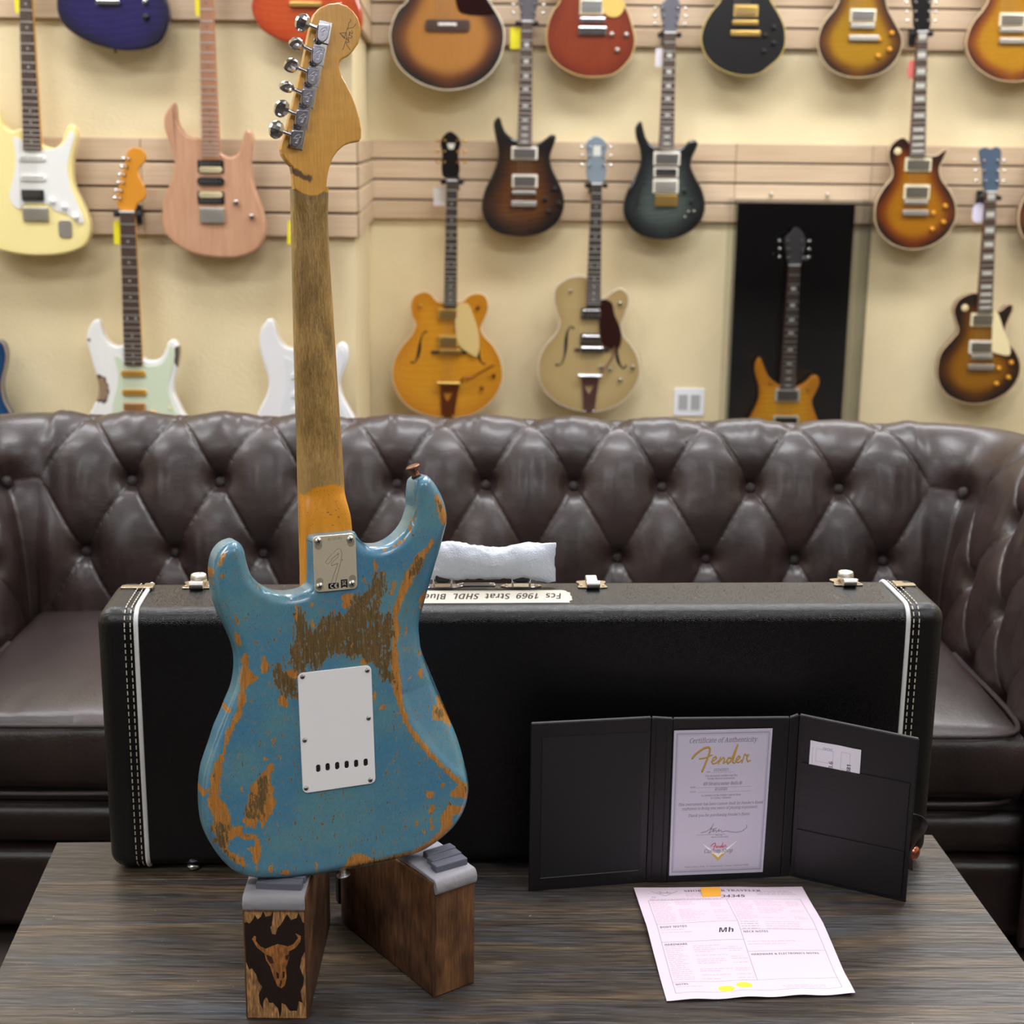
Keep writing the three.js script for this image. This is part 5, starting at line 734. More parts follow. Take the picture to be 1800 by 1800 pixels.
function wallGuitar(o) {
  const z = o.z, c0 = hitZ(o.at[0], o.at[1], z), g = thing('electric_guitar', o.label, 'guitar', [c0.x, c0.y, z], 'guitars hung on the shop wall'); if (o.name) g.name = numbered(o.name);
  const L = (px, py, dz = 0) => { const p = hitZ(px, py, z + dz); return [p.x - c0.x, p.y - c0.y]; }, LP = (a, dz) => flat(a).map((q) => L(q[0], q[1], dz)), px = Math.abs(L(101, 300)[0] - L(100, 300)[0]);
  const out = ccw(spline(LP(o.body), 150)), box = bb(out), th = o.th ?? 0.042, bev = o.bevel ?? 0.007;
  const marks = o.marks?.map(([x, y, rx, ry, c]) => [...L(x, y), rx * px, ry * px, c]);
  const tex = finishTex(out, box, ...o.paint, { ...o.tex, marks });
  const topMat = phys([255, 255, 255], 0.32, { map: tex, clearcoat: o.matte ? 0.1 : 0.9, clearcoatRoughness: 0.1 });
  const bg = slab(out, o.side ? 0.006 : th, o.side ? 0.0025 : bev, 3); const body = part(g, 'body', planarUV(bg, ...box), topMat);
  if (o.side) { const sg = slab(out, th - 0.004, 0.004, 2); part(body, 'body_side', sg, phys(o.side, 0.35, { clearcoat: 0.7 }), [0, 0, -0.004]); }
  if (o.binding) part(body, 'binding', tube(out.map((q) => [q[0], q[1], -0.003]), 0.0034, 220, 6, true), mat(o.binding, 0.4));
  if (o.neck) {
    const { nut, end, bridge, n = 22, inlay = 'dot' } = o.neck, zf = o.neck.z ?? 0.012, A0 = L(nut[0], nut[2], zf), A1 = L(nut[1], nut[2], zf), B0 = L(end[0], end[2], zf), B1 = L(end[1], end[2], zf);
    const a = [(A0[0] + A1[0]) / 2, (A0[1] + A1[1]) / 2], b = [(B0[0] + B1[0]) / 2, (B0[1] + B1[1]) / 2], br = L(nut[0] + (end[0] - nut[0]) * (bridge - nut[2]) / (end[2] - nut[2]) + (nut[1] - nut[0]) / 2, bridge, zf), ang = Math.atan2(b[1] - a[1], b[0] - a[0]) + Math.PI / 2;
    const S = Math.hypot(br[0] - a[0], br[1] - a[1]), len = Math.hypot(b[0] - a[0], b[1] - a[1]), w0 = Math.abs(A1[0] - A0[0]), w1 = Math.abs(B1[0] - B0[0]);
    const along = (d) => [a[0] + (b[0] - a[0]) * d / len, a[1] + (b[1] - a[1]) * d / len], wAt = (d) => lerp(w0, w1, d / len);
    const ng = slab([A0, A1, B1, B0], 0.024, 0.006, 3); part(g, 'neck', ng, o.neck.wood ?? M.maple, [0, 0, zf - 0.005]);
    const fb = part(g, 'fretboard', slab([A0, A1, B1, B0], 0.005, 0.0008, 1), o.neck.board ?? M.rosewood, [0, 0, zf]);
    for (let i = 1; i <= n; i++) { const d = S * (1 - 2 ** (-i / 12)); if (d > len - 0.002) break; const p = along(d), f = part(fb, 'fret', unitBox, fretMat, [p[0], p[1], 0.0006], [0, 0, ang]); f.scale.set(wAt(d) * 0.98, 0.0032, 0.0016); }
    for (const i of [1, 3, 5, 7, 9, 12, 15, 17, 19, 21]) {
      if (inlay === 'none' || (i === 1 && !/block/.test(inlay)) || (i > n)) continue; const d = S * (1 - (2 ** (-i / 12) + 2 ** (-(i - 1) / 12)) / 2); if (d > len) continue; const p = along(d), im = o.neck.inlayMat ?? M.pearl, gap = S * (2 ** (-(i - 1) / 12) - 2 ** (-i / 12));
      const two = i === 12 && inlay === 'dot'; for (const s of two ? [-1, 1] : [0]) { const q = part(fb, 'inlay', inlay === 'dot' ? dotGeo : unitBox, im, [p[0] + s * wAt(d) * 0.26, p[1], 0.0002], [0, 0, ang]); if (inlay !== 'dot') q.scale.set(wAt(d) * (inlay === 'bird' ? 0.4 : 0.72), gap * (inlay === 'bird' ? 0.45 : 0.62), 0.0007); }
    }
    part(g, 'nut', unitBox, M.white, [a[0], a[1], zf + 0.0005], [0, 0, ang]).scale.set(w0, 0.005, 0.006);
    const sEnd = o.stringsTo ? L(...o.stringsTo, zf) : br; for (let i = 0; i < 6; i++) { const k = (i - 2.5) / 5, p0 = [a[0] + k * w0 * 0.82, a[1]], p1 = [sEnd[0] + k * w1 * 0.95, sEnd[1]], l = Math.hypot(p1[0] - p0[0], p1[1] - p0[1]), s = part(g, 'string', unitBox, stringMat, [(p0[0] + p1[0]) / 2, (p0[1] + p1[1]) / 2, zf + 0.004], [0, 0, Math.atan2(p1[1] - p0[1], p1[0] - p0[0]) + Math.PI / 2]); s.scale.set(0.0006 + 0.0001 * (5 - i), l, 0.0008); }
    if (o.hang !== false) { const half = 0.035, hp = along(o.neck.hangAt ?? 0.008); hanger(c0.x + hp[0], c0.y + hp[1], z === ZGL ? ZL + (o.onSlat === false ? 0 : 0.021) : ZR + 0.021, z + zf, half, 'black hanger holding the ' + o.short); }
  }
  if (o.head) {
    const hz = (o.neck?.z ?? 0.012) - 0.004, hp = ccw(spline(LP(o.head.out, hz), 60)), hd = part(g, 'headstock', slab(hp, 0.014, 0.003, 2), o.head.mat ?? M.maple, [0, 0, hz]);
    for (const [x, y, s] of o.head.pegs ?? []) { const p = L(x, y, hz), t = part(hd, 'tuner', postGeo, o.head.metal ?? M.chrome, [p[0], p[1], 0]); if (s) part(t, 'tuner_button', pegGeo, o.head.metal ?? M.chrome, [s * (o.head.reach ?? 0.03), 0, -0.01]); }
    if (o.head.plate) part(hd, 'headstock_inlay', slab(LP(o.head.plate, hz), 0.001), M.pearl, [0, 0, 0.0006]);
  }
  for (const [kind, x0, y0, x1, y1, c, ring] of o.pickups ?? []) {
    const a = L(x0, y0), b = L(x1, y1), w = b[0] - a[0], h = a[1] - b[1], cx = (a[0] + b[0]) / 2, cy = (a[1] + b[1]) / 2, dz = kind === 'single' ? 0.008 : 0.011, base = o.archZ ?? 0;
    if (kind === 'ring') {
      const p = part(g, 'pickup', slab(rrect(w, h, 0.004), 0.007, 0.0015, 2), mat(ring ?? [226, 214, 178], 0.45), [cx, cy, base + 0.006]); const cv = part(p, 'pickup_cover', slab(rrect(w * 0.84, h * 0.72, 0.004), 0.006, 0.0015, 2), c, [0, 0, 0.005]); for (let i = 0; i < 6; i++) part(cv, 'pole_screw', dotGeo, M.steel, [(i - 2.5) * w * 0.13, -h * 0.16, 0.0003]);
    } else if (kind === 'zebra') { const p = part(g, 'pickup', slab(rrect(w, h, 0.003), 0.006, 0.001), M.black, [cx, cy, base + 0.003]); for (const s of [1, -1]) { const q = part(p, 'coil', slab(rrect(w * 0.86, h * 0.44, h * 0.2), 0.006, 0.0012), (s > 0) === ring ? M.cream : M.black, [0, s * h * 0.24, 0.005]); for (let i = 0; i < 6; i++) part(q, 'pole_screw', dotGeo, M.steel, [(i - 2.5) * w * 0.13, 0, 0.0003]); } }
    else { const p = part(g, 'pickup', slab(rrect(w, h, kind === 'single' ? h * 0.45 : 0.003), 0.008, 0.0015, 2), c, [cx, cy, base + dz]); for (let i = 0; i < 6; i++) part(p, 'pole_piece', dotGeo, ring ?? M.steel, [(i - 2.5) * w * 0.135, 0, 0.0004]); if (kind === 'hum') for (let i = 0; i < 6; i++) part(p, 'pole_piece', dotGeo, ring ?? M.steel, [(i - 2.5) * w * 0.135, h * 0.25, 0.0004]); }
  }
  if (o.guard) { const gp = spline(LP(o.guard.out, 0.004), 90); part(g, 'pickguard', slab(gp, 0.003, 0.0006, 1), o.guard.mat, [0, 0, 0.0028 + (o.guard.lift ?? 0)]); }
  for (const [name, x0, y0, x1, y1, m, dz = 0.012, r = 0.003] of o.bars ?? []) { const a = L(x0, y0), b = L(x1, y1), w = Math.abs(b[0] - a[0]), h = Math.abs(a[1] - b[1]); const p = part(g, name, slab(rrect(w, h, Math.min(r, h / 2)), dz + 0.001, Math.min(0.002, dz / 3), 2), m, [(a[0] + b[0]) / 2, (a[1] + b[1]) / 2, dz]); if (/bridge/.test(name)) for (let i = 0; i < 6; i++) part(p, 'saddle', unitBox, m, [(i - 2.5) * w * 0.14, 0, 0.001]).scale.set(w * 0.1, h * 0.5, 0.003); if (/tailpiece/.test(name)) for (const s of [-1, 1]) part(p, 'stud', dotGeo, m, [s * w * 0.46, 0, 0.001]).scale.setScalar(1.6); }
  for (const [x, y, m, s = 1] of o.knobs ?? []) { const p = L(x, y); part(g, 'knob', knobGeo, m, [p[0], p[1], 0.001]).scale.setScalar(s); }
  for (const f of o.holes ?? []) { const cv = spline(LP(f), 40, false), sh = []; cv.forEach((q, i) => { const a = cv[Math.max(0, i - 1)], b = cv[Math.min(39, i + 1)], l = Math.hypot(b[0] - a[0], b[1] - a[1]), w = 0.0022 + 0.0045 * Math.exp(-(((i - 20) / 7) ** 2)) + 0.003 * (Math.exp(-((i / 3) ** 2)) + Math.exp(-(((39 - i) / 3) ** 2))); sh.push([q, [-(b[1] - a[1]) / l * w, (b[0] - a[0]) / l * w]]); }); part(g, 'sound_hole', slab([...sh.map(([q, n]) => [q[0] + n[0], q[1] + n[1]]), ...sh.slice().reverse().map(([q, n]) => [q[0] - n[0], q[1] - n[1]])], 0.002), M.black, [0, 0, 0.0006]); }
  if (o.extra) o.extra(g, L, LP);
  return g;
}
const goldTop = mat([205, 170, 95], 0.3, { metalness: 0.9 }), silverCover = mat([186, 184, 180], 0.28, { metalness: 1 }), amber = mat([214, 150, 48], 0.3), whiteP = mat([226, 226, 222], 0.45);
const mahogany = phys([112, 58, 34], 0.4, { clearcoat: 0.5 });
// --- left wall
wallGuitar({ z: ZGL, at: [60, 440], short: 'pale yellow guitar', label: 'pale yellow electric guitar with white pickguard and black bridge pickup, far left of wall', paint: [[240, 222, 150], [242, 226, 158], [242, 226, 158]], tex: { grain: 0 },
  body: [0, 205, 8, 222, 20, 230, 36, 226, 50, 232, 72, 253, 82, 258, 95, 260, 106, 252, 113, 235, 118, 222, 124, 219, 131, 223, 134, 234, 133, 250, 128, 275, 126, 300, 129, 325, 140, 350, 152, 375, 158, 395, 157, 415, 148, 432, 125, 443, 90, 449, 40, 448, 0, 440, -35, 425, -52, 395, -48, 360, -32, 325, -28, 300, -36, 270, -50, 235, -60, 200, -62, 170, -55, 150, -42, 150, -30, 165, -15, 185],
  neck: { nut: [33, 52, -53], end: [40, 72, 263], bridge: 377, n: 22 }, guard: { out: [24, 240, 38, 247, 55, 262, 74, 264, 90, 262, 106, 257, 115, 246, 122, 231, 127, 230, 130, 240, 125, 258, 121, 275, 118, 295, 122, 322, 133, 352, 146, 384, 146, 392, 138, 392, 118, 377, 95, 369, 86, 360, 40, 360, 36, 368, 22, 360, 16, 345, 20, 325, 26, 300, 27, 270], mat: whiteP },
  pickups: [['single', 33, 273, 81, 283, whiteP], ['single', 35, 307, 82, 318, whiteP], ['hum', 39, 333, 79, 353, M.black]], bars: [['bridge', 40, 364, 87, 388, M.nickel, 0.009], ['jack_plate', 102, 386, 128, 418, M.nickel, 0.004, 0.012]], knobs: [[93, 353, M.white], [114, 363, M.white], [134, 381, M.white]], head: { out: [33, -53, 52, -53, 60, -75, 72, -95, 62, -120, 70, -150, 55, -165, 40, -150, 30, -90], pegs: [[40, -70, -1], [42, -90, -1], [44, -110, -1]] } });
wallGuitar({ z: ZGL, at: [200, 88], short: 'purple guitar', label: 'dark purple electric guitar hung high on the left wall, only its lower body in view', paint: [[13, 9, 36], [21, 14, 66], [26, 18, 78]], tex: { rim: 0.12, grain: 8, flame: 5 }, hang: true,
  body: [99, 0, 100, 20, 108, 40, 130, 60, 165, 78, 195, 86, 225, 89, 255, 86, 280, 75, 292, 55, 298, 30, 295, 8, 286, -15, 268, -60, 258, -100, 268, -140, 258, -172, 230, -188, 200, -170, 170, -176, 145, -196, 120, -182, 110, -150, 120, -115, 130, -90, 124, -62, 108, -40],
  neck: { nut: [170, 188, -520], end: [178, 208, -190], bridge: -20, n: 22, wood: mahogany }, pickups: [['ring', 165, -80, 212, -50, silverCover, [20, 20, 20]]], bars: [['tailpiece', 170, -1, 212, 9, M.chrome], ['bridge', 170, -24, 212, -12, M.chrome]], knobs: [[257, 30, M.black, 1.1], [256, 3, M.chrome], [240, -18, M.chrome]], head: { out: [170, -520, 188, -520, 200, -560, 192, -590, 168, -592, 158, -560], pegs: [[166, -560, -1], [192, -560, 1], [166, -545, -1], [192, -545, 1]] }, extra: (g, L) => { const p = L(200, 91); part(g, 'strap_button', lathe([[0, 0], [0.004, 0], [0.003, 0.006], [0.006, 0.009], [0, 0.01]], 12), M.black, [p[0], p[1] + 0.008, -0.02], [Math.PI, 0, 0]); } });
wallGuitar({ z: ZGL, at: [375, 450], short: 'bare mahogany guitar', label: 'pinkish bare wood electric guitar with pointed horns, left of the blue guitar headstock', paint: [[188, 142, 112], [192, 147, 117], [192, 147, 117]], tex: { grain: 22 }, matte: true,
  body: [305, 180, 309, 195, 311, 212, 319, 228, 331, 240, 350, 242, 372, 250, 390, 271, 405, 276, 417, 270, 425, 252, 429, 233, 435, 228, 441, 232, 444, 244, 442, 264, 440, 290, 443, 318, 452, 345, 461, 370, 466, 395, 464, 420, 450, 440, 420, 452, 385, 453, 357, 450, 332, 443, 307, 428, 290, 410, 284, 390, 285, 370, 290, 345, 300, 318, 306, 293, 305, 275, 297, 250, 289, 225, 288, 208, 294, 193],
  neck: { nut: [350, 371, -55], end: [355, 386, 281], bridge: 378, n: 24, board: mat([168, 116, 84], 0.5), inlayMat: mat([90, 60, 44], 0.5), wood: mat([168, 116, 84], 0.5) }, pickups: [['zebra', 347, 281, 394, 304, M.black, false], ['single', 347, 311, 395, 326, M.black], ['zebra', 347, 336, 395, 359, M.black, true]], bars: [['bridge', 351, 365, 396, 392, M.nickel, 0.01]], knobs: [[415, 355, M.chrome], [443, 380, M.chrome]], head: { out: [350, -55, 371, -55, 384, -70, 378, -110, 392, -150, 370, -165, 350, -120], mat: mat([168, 116, 84], 0.5), pegs: [[356, -80, -1], [358, -100, -1]] } });
wallGuitar({ z: ZGL, at: [540, 80], short: 'orange guitar', label: 'bright orange electric guitar hung high behind the tuners of the blue guitar headstock', paint: [[158, 52, 10], [174, 64, 14], [180, 70, 18]], tex: { grain: 14, flame: 5 },
  body: [442, 8, 446, 30, 458, 50, 478, 64, 505, 75, 540, 80, 575, 80, 605, 76, 625, 64, 635, 45, 635, 20, 626, -8, 612, -60, 606, -100, 616, -140, 606, -180, 580, -196, 556, -175, 525, -175, 500, -198, 474, -184, 464, -150, 474, -110, 470, -60, 452, -20],
  neck: { nut: [528, 548, -520], end: [526, 556, -185], bridge: -20, n: 22, wood: mahogany }, bars: [['tailpiece', 510, 3, 566, 13, goldTop], ['bridge', 512, -24, 562, -12, goldTop]], pickups: [['ring', 512, -80, 564, -48, goldTop]], knobs: [[597, 10, M.chrome], [585, -20, M.chrome]] });
wallGuitar({ z: ZGL, at: [235, 830], short: 'worn white guitar', label: 'worn white electric guitar with mint pickguard, gold pickups and orange headstock, left behind the sofa', paint: [[232, 232, 230], [236, 236, 234], [236, 236, 234]], tex: { grain: 3 }, marks: [[176, 684, 16, 27, [150, 126, 100]], [312, 628, 7, 20, [84, 76, 66]], [156, 598, 3, 3, [120, 110, 100]]],
  body: [158, 572, 153, 585, 152, 600, 157, 620, 164, 645, 170, 665, 173, 680, 172, 695, 165, 712, 156, 730, 148, 755, 146, 780, 155, 805, 180, 822, 230, 832, 290, 828, 330, 812, 348, 790, 347, 765, 335, 742, 322, 728, 311, 705, 305, 690, 306, 670, 311, 645, 314, 625, 314, 612, 309, 602, 302, 598, 295, 602, 291, 614, 285, 626, 275, 633, 260, 634, 250, 630, 235, 615, 216, 607, 205, 609, 193, 604, 183, 592, 178, 578, 175, 566, 171, 562, 164, 564],
  neck: { nut: [210, 236, 372], end: [219, 250, 642], bridge: 752, n: 21 }, guard: { out: [202, 625, 212, 630, 222, 640, 250, 642, 270, 643, 285, 638, 295, 622, 299, 608, 305, 612, 307, 625, 304, 642, 298, 664, 295, 685, 300, 703, 308, 722, 318, 740, 322, 760, 300, 764, 270, 748, 205, 744, 197, 728, 200, 700, 206, 680, 207, 655], mat: mat([204, 216, 190], 0.45) },
  pickups: [['single', 213, 651, 257, 662, mat([190, 140, 40], 0.5)], ['single', 215, 684, 259, 695, mat([190, 140, 40], 0.5)], ['hum', 218, 708, 257, 727, mat([176, 118, 58], 0.5)]], bars: [['bridge', 216, 744, 264, 766, goldTop, 0.009]], knobs: [[270, 726, amber], [289, 736, amber], [299, 717, mat([226, 214, 150], 0.4), 0.45]],
  head: { out: [211, 370, 206, 358, 205, 350, 212, 312, 220, 285, 222, 270, 228, 262, 238, 259, 250, 263, 256, 273, 254, 285, 247, 292, 243, 301, 248, 315, 254, 330, 256, 345, 250, 353, 241, 359, 236, 371], mat: phys([208, 138, 36], 0.4, { clearcoat: 0.5 }), pegs: [[226, 279, -1], [223, 293, -1], [219, 307, -1], [217, 321, -1], [213, 335, -1], [211, 348, -1]], reach: 0.018 } });
wallGuitar({ z: ZGL, at: [535, 830], short: 'plain white guitar', label: 'plain white electric guitar with white pickguard, behind the neck of the blue guitar', paint: [[230, 230, 232], [233, 233, 235], [233, 233, 235]], tex: { grain: 0 },
  body: [466, 567, 460, 575, 456, 590, 456, 610, 462, 635, 470, 660, 472, 675, 468, 695, 458, 715, 450, 735, 444, 760, 444, 785, 455, 810, 490, 828, 530, 834, 580, 830, 620, 815, 640, 795, 638, 770, 630, 748, 617, 725, 603, 700, 598, 680, 600, 665, 608, 645, 613, 625, 610, 610, 601, 603, 593, 607, 588, 620, 578, 632, 560, 640, 545, 636, 530, 620, 514, 613, 503, 610, 494, 602, 487, 587, 482, 568, 477, 562, 470, 562],
  neck: { nut: [530, 556, 372], end: [528, 560, 642], bridge: 752, n: 21 }, guard: { out: [500, 628, 512, 634, 528, 645, 562, 647, 582, 640, 592, 625, 598, 612, 604, 618, 604, 632, 596, 660, 592, 685, 598, 706, 610, 735, 616, 762, 590, 764, 560, 748, 510, 744, 494, 735, 498, 700, 504, 680, 504, 655], mat: mat([222, 224, 228], 0.4) },
  pickups: [['single', 512, 655, 568, 667, whiteP], ['single', 512, 689, 568, 700, whiteP], ['single', 512, 716, 568, 730, whiteP]], bars: [['bridge', 514, 744, 566, 766, M.chrome, 0.009]], head: { out: [530, 370, 530, 310, 536, 285, 545, 272, 560, 275, 562, 292, 556, 305, 562, 330, 562, 350, 556, 371], pegs: [] } });
wallGuitar({ z: ZGL, at: [-50, 820], short: 'dark blue guitar', label: 'dark blue electric guitar at the left edge of the picture, a sliver above the sofa', paint: [[14, 54, 92], [16, 66, 112], [18, 74, 118]], tex: { grain: 4 }, binding: [150, 130, 110],
  body: [-5, 598, 5, 604, 11, 622, 9, 645, 4, 665, 3, 685, 8, 707, 16, 722, 26, 745, 28, 775, 15, 800, -20, 818, -60, 822, -100, 812, -125, 790, -126, 755, -112, 720, -104, 690, -108, 660, -116, 630, -112, 600, -96, 590, -80, 605, -70, 622, -52, 628, -35, 625, -20, 612],
  neck: { nut: [-114, -92, 440], end: [-116, -88, 620], bridge: 740, n: 22 }, head: { out: [-114, 438, -92, 438, -84, 400, -94, 370, -112, 370, -122, 400], pegs: [[-116, 400, -1], [-90, 400, 1]] } });
// --- right wall
const burst = [[52, 24, 14], [150, 72, 18], [222, 150, 36]], lpSide = [138, 92, 58];
wallGuitar({ z: ZGR + 0.05, name: 'acoustic_guitar', at: [785, 157], short: 'sunburst acoustic guitar', label: 'sunburst flat-top acoustic guitar with white binding and moustache bridge, hung high on the wall', paint: [[26, 14, 16], [84, 46, 20], [164, 112, 50]], tex: { rim: 0.12, grain: 8 }, th: 0.1, side: [70, 42, 26], binding: [222, 214, 190],
  body: [717, 0, 700, 18, 690, 40, 686, 62, 689, 85, 697, 108, 715, 130, 742, 147, 775, 157, 800, 157, 830, 150, 860, 130, 877, 105, 885, 77, 885, 52, 877, 30, 865, 10, 852, -12, 846, -35, 852, -60, 862, -85, 862, -115, 845, -140, 815, -152, 785, -150, 755, -152, 725, -140, 708, -115, 708, -85, 718, -60, 724, -35],
  neck: { nut: [774, 796, -470], end: [772, 800, -100], bridge: 44, n: 20, z: 0.008, inlay: 'block' }, bars: [['bridge', 748, 34, 826, 56, M.rosewood, 0.008, 0.012], ['bridge_saddle', 770, 40, 803, 46, M.white, 0.011]], guard: { out: [803, -60, 830, -50, 848, -10, 868, 18, 870, 24, 850, 27, 820, 25, 806, 18], mat: phys([36, 16, 16], 0.12, { clearcoat: 1 }) },
  extra: (g, L, LP) => { part(g, 'sound_hole', slab(spline(LP([786, -20, 808, -34, 808, -58, 786, -72, 764, -58, 764, -34]), 40), 0.002), M.black, [0, 0, 0.0008]); }, head: { out: [774, -470, 796, -470, 806, -500, 802, -540, 768, -540, 764, -500], mat: M.black, pegs: [[768, -510, -1], [802, -510, 1]] } });
wallGuitar({ z: ZGR, at: [1040, 135], short: 'red orange guitar', label: 'reddish orange single-cut electric guitar with gold pickguard and cream binding, high on the wall', paint: [[100, 32, 8], [114, 40, 10], [122, 46, 14]], tex: { grain: 12 }, binding: [206, 180, 118], side: [150, 110, 60],
  body: [985, 0, 972, 20, 963, 45, 961, 67, 963, 85, 973, 105, 992, 121, 1020, 133, 1050, 135, 1080, 129, 1100, 112, 1111, 95, 1116, 72, 1111, 45, 1103, 20, 1094, 0, 1086, -28, 1090, -50, 1100, -75, 1094, -90, 1078, -85, 1062, -62, 1040, -60, 1018, -84, 998, -100, 978, -90, 970, -65, 980, -30],
  neck: { nut: [1028, 1046, -290], end: [1024, 1052, -62], bridge: 36, n: 22, inlay: 'block' }, pickups: [['ring', 1019, -4, 1061, 26, silverCover], ['ring', 1019, -52, 1061, -24, silverCover]], bars: [['bridge', 1020, 31, 1064, 40, M.chrome], ['tailpiece', 1017, 47, 1066, 62, M.chrome]], knobs: [[1075, 60, M.nickel], [1101, 61, M.nickel], [1085, 88, M.nickel]], guard: { out: [1062, -40, 1078, -30, 1094, -5, 1098, 12, 1088, 28, 1074, 30, 1062, 22], mat: mat([214, 178, 96], 0.35), lift: 0.004 }, head: { out: [1028, -290, 1046, -290, 1054, -320, 1048, -345, 1026, -345, 1020, -320], mat: M.black, pegs: [[1026, -320, -1], [1048, -320, 1]] } });
wallGuitar({ z: ZGR, at: [1310, 133], short: 'black gold-trimmed guitar', label: 'black single-cut electric guitar with gold hardware and yellowed binding, high on the wall', paint: [[14, 13, 14], [14, 13, 14], [14, 13, 14]], tex: { grain: 0 }, binding: [190, 166, 96], side: [14, 13, 14],
  body: [1267, 0, 1250, 22, 1237, 47, 1233, 72, 1240, 95, 1257, 115, 1285, 129, 1312, 133, 1335, 129, 1352, 117, 1370, 100, 1379, 82, 1380, 57, 1376, 40, 1366, 20, 1354, 0, 1346, -25, 1352, -50, 1366, -74, 1360, -92, 1340, -78, 1322, -72, 1300, -86, 1280, -98, 1262, -84, 1258, -56, 1268, -28],
  neck: { nut: [1306, 1324, -310], end: [1298, 1326, -72], bridge: 40, n: 22, inlay: 'block', board: M.ebony, z: 0.018 }, pickups: [['ring', 1290, 8, 1332, 30, goldTop, [190, 160, 90]], ['ring', 1292, -50, 1334, -26, goldTop]], bars: [['bridge', 1287, 36, 1332, 45, goldTop], ['tailpiece', 1284, 54, 1336, 64, goldTop]], knobs: [[1360, 48, M.black], [1345, 62, M.black], [1360, 76, M.black], [1343, 90, M.black]], head: { out: [1306, -310, 1324, -310, 1332, -340, 1326, -370, 1304, -370, 1298, -340], mat: M.black, pegs: [[1304, -340, -1], [1326, -340, 1]] } });
const lpHard = (dx, dy) => ({ pickups: [['ring', 1589 + dx, 324 + dy, 1633 + dx, 351 + dy, silverCover], ['ring', 1591 + dx, 277 + dy, 1636 + dx, 302 + dy, silverCover]], bars: [['bridge', 1589 + dx, 352 + dy, 1630 + dx, 360 + dy, M.nickel], ['tailpiece', 1586 + dx, 369 + dy, 1631 + dx, 379 + dy, M.nickel]], knobs: [[1661 + dx, 362 + dy, amber], [1640 + dx, 374 + dy, amber], [1658 + dx, 390 + dy, amber], [1638 + dx, 402 + dy, amber]], extra: (g, L) => { const p = L(1578 + dx, 266 + dy); part(g, 'switch_ring', lathe([[0.003, 0.003], [0.013, 0.002], [0.0135, 0], [0.003, 0]], 24).rotateX(Math.PI / 2), M.cream, [p[0], p[1], 0.001]); part(g, 'switch_tip', new THREE.SphereGeometry(0.003, 10, 8), amber, [p[0], p[1], 0.01]); } });
wallGuitar({ z: ZGR, at: [1510, 136], short: 'yellow sunburst guitar', label: 'yellow to brown sunburst single-cut electric guitar, high on the wall right of the black one', paint: [[44, 20, 14], [94, 56, 5], [150, 110, 5]], tex: { rim: 0.12, flame: 2, grain: 8 }, binding: [196, 176, 140], side: lpSide,
  body: [1475, 0, 1466, 17, 1450, 37, 1441, 57, 1438, 77, 1444, 100, 1459, 120, 1484, 133, 1515, 136, 1547, 129, 1571, 110, 1584, 85, 1585, 65, 1573, 40, 1561, 17, 1557, 0, 1551, -25, 1557, -50, 1571, -74, 1564, -92, 1545, -78, 1527, -72, 1506, -86, 1486, -98, 1468, -84, 1464, -56, 1474, -28],
  neck: { nut: [1512, 1530, -310], end: [1502, 1530, -72], bridge: 45, n: 22, inlay: 'block', z: 0.018 }, pickups: [['ring', 1494, 15, 1539, 39, silverCover], ['ring', 1496, -50, 1540, -26, silverCover]], bars: [['bridge', 1495, 41, 1537, 51, M.nickel], ['tailpiece', 1492, 62, 1544, 72, M.nickel]], knobs: [[1567, 58, amber], [1545, 69, amber], [1563, 87, amber], [1543, 98, amber]], head: { out: [1512, -310, 1530, -310, 1538, -340, 1532, -370, 1510, -370, 1504, -340], mat: M.black, pegs: [[1510, -340, -1], [1532, -340, 1]] } });
wallGuitar({ z: ZGR, at: [1780, 143], short: 'red-edged sunburst guitar', label: 'amber sunburst single-cut electric guitar with reddish edge, cut off at the top right corner', paint: [[66, 20, 10], [120, 60, 5], [164, 114, 6]], tex: { rim: 0.11, flame: 3, grain: 8 }, binding: [206, 180, 140], side: lpSide,
  body: [1738, 0, 1729, 17, 1712, 38, 1702, 60, 1699, 82, 1708, 106, 1727, 126, 1752, 139, 1780, 143, 1805, 140, 1830, 128, 1848, 105, 1853, 78, 1846, 48, 1832, 22, 1824, 0, 1818, -25, 1824, -50, 1838, -74, 1832, -92, 1812, -78, 1794, -72, 1770, -86, 1750, -98, 1732, -84, 1728, -56, 1738, -28],
  neck: { nut: [1776, 1794, -310], end: [1768, 1796, -72], bridge: 52, n: 22, inlay: 'block', z: 0.018 }, pickups: [['ring', 1757, 22, 1801, 47, silverCover], ['ring', 1758, -50, 1802, -26, silverCover]], bars: [['bridge', 1757, 49, 1800, 58, M.nickel], ['tailpiece', 1756, 67, 1806, 77, M.nickel]], knobs: [[1832, 62, amber], [1812, 76, amber], [1828, 92, amber]], head: { out: [1776, -310, 1794, -310, 1802, -340, 1796, -370, 1774, -370, 1768, -340], mat: M.black, pegs: [[1774, -340, -1], [1796, -340, 1]] } });
const prsHead = (x, y) => [x - 10, y, x + 10, y, x + 15, y - 18, x + 19, y - 44, x + 12, y - 60, x + 2, y - 66, x - 6, y - 58, x - 17, y - 46, x - 14, y - 18];
const prsPegs = (x, y) => [[x - 12, y - 14, -1], [x - 12, y - 28, -1], [x - 12, y - 42, -1], [x + 12, y - 14, 1], [x + 13, y - 28, 1], [x + 13, y - 42, 1]];
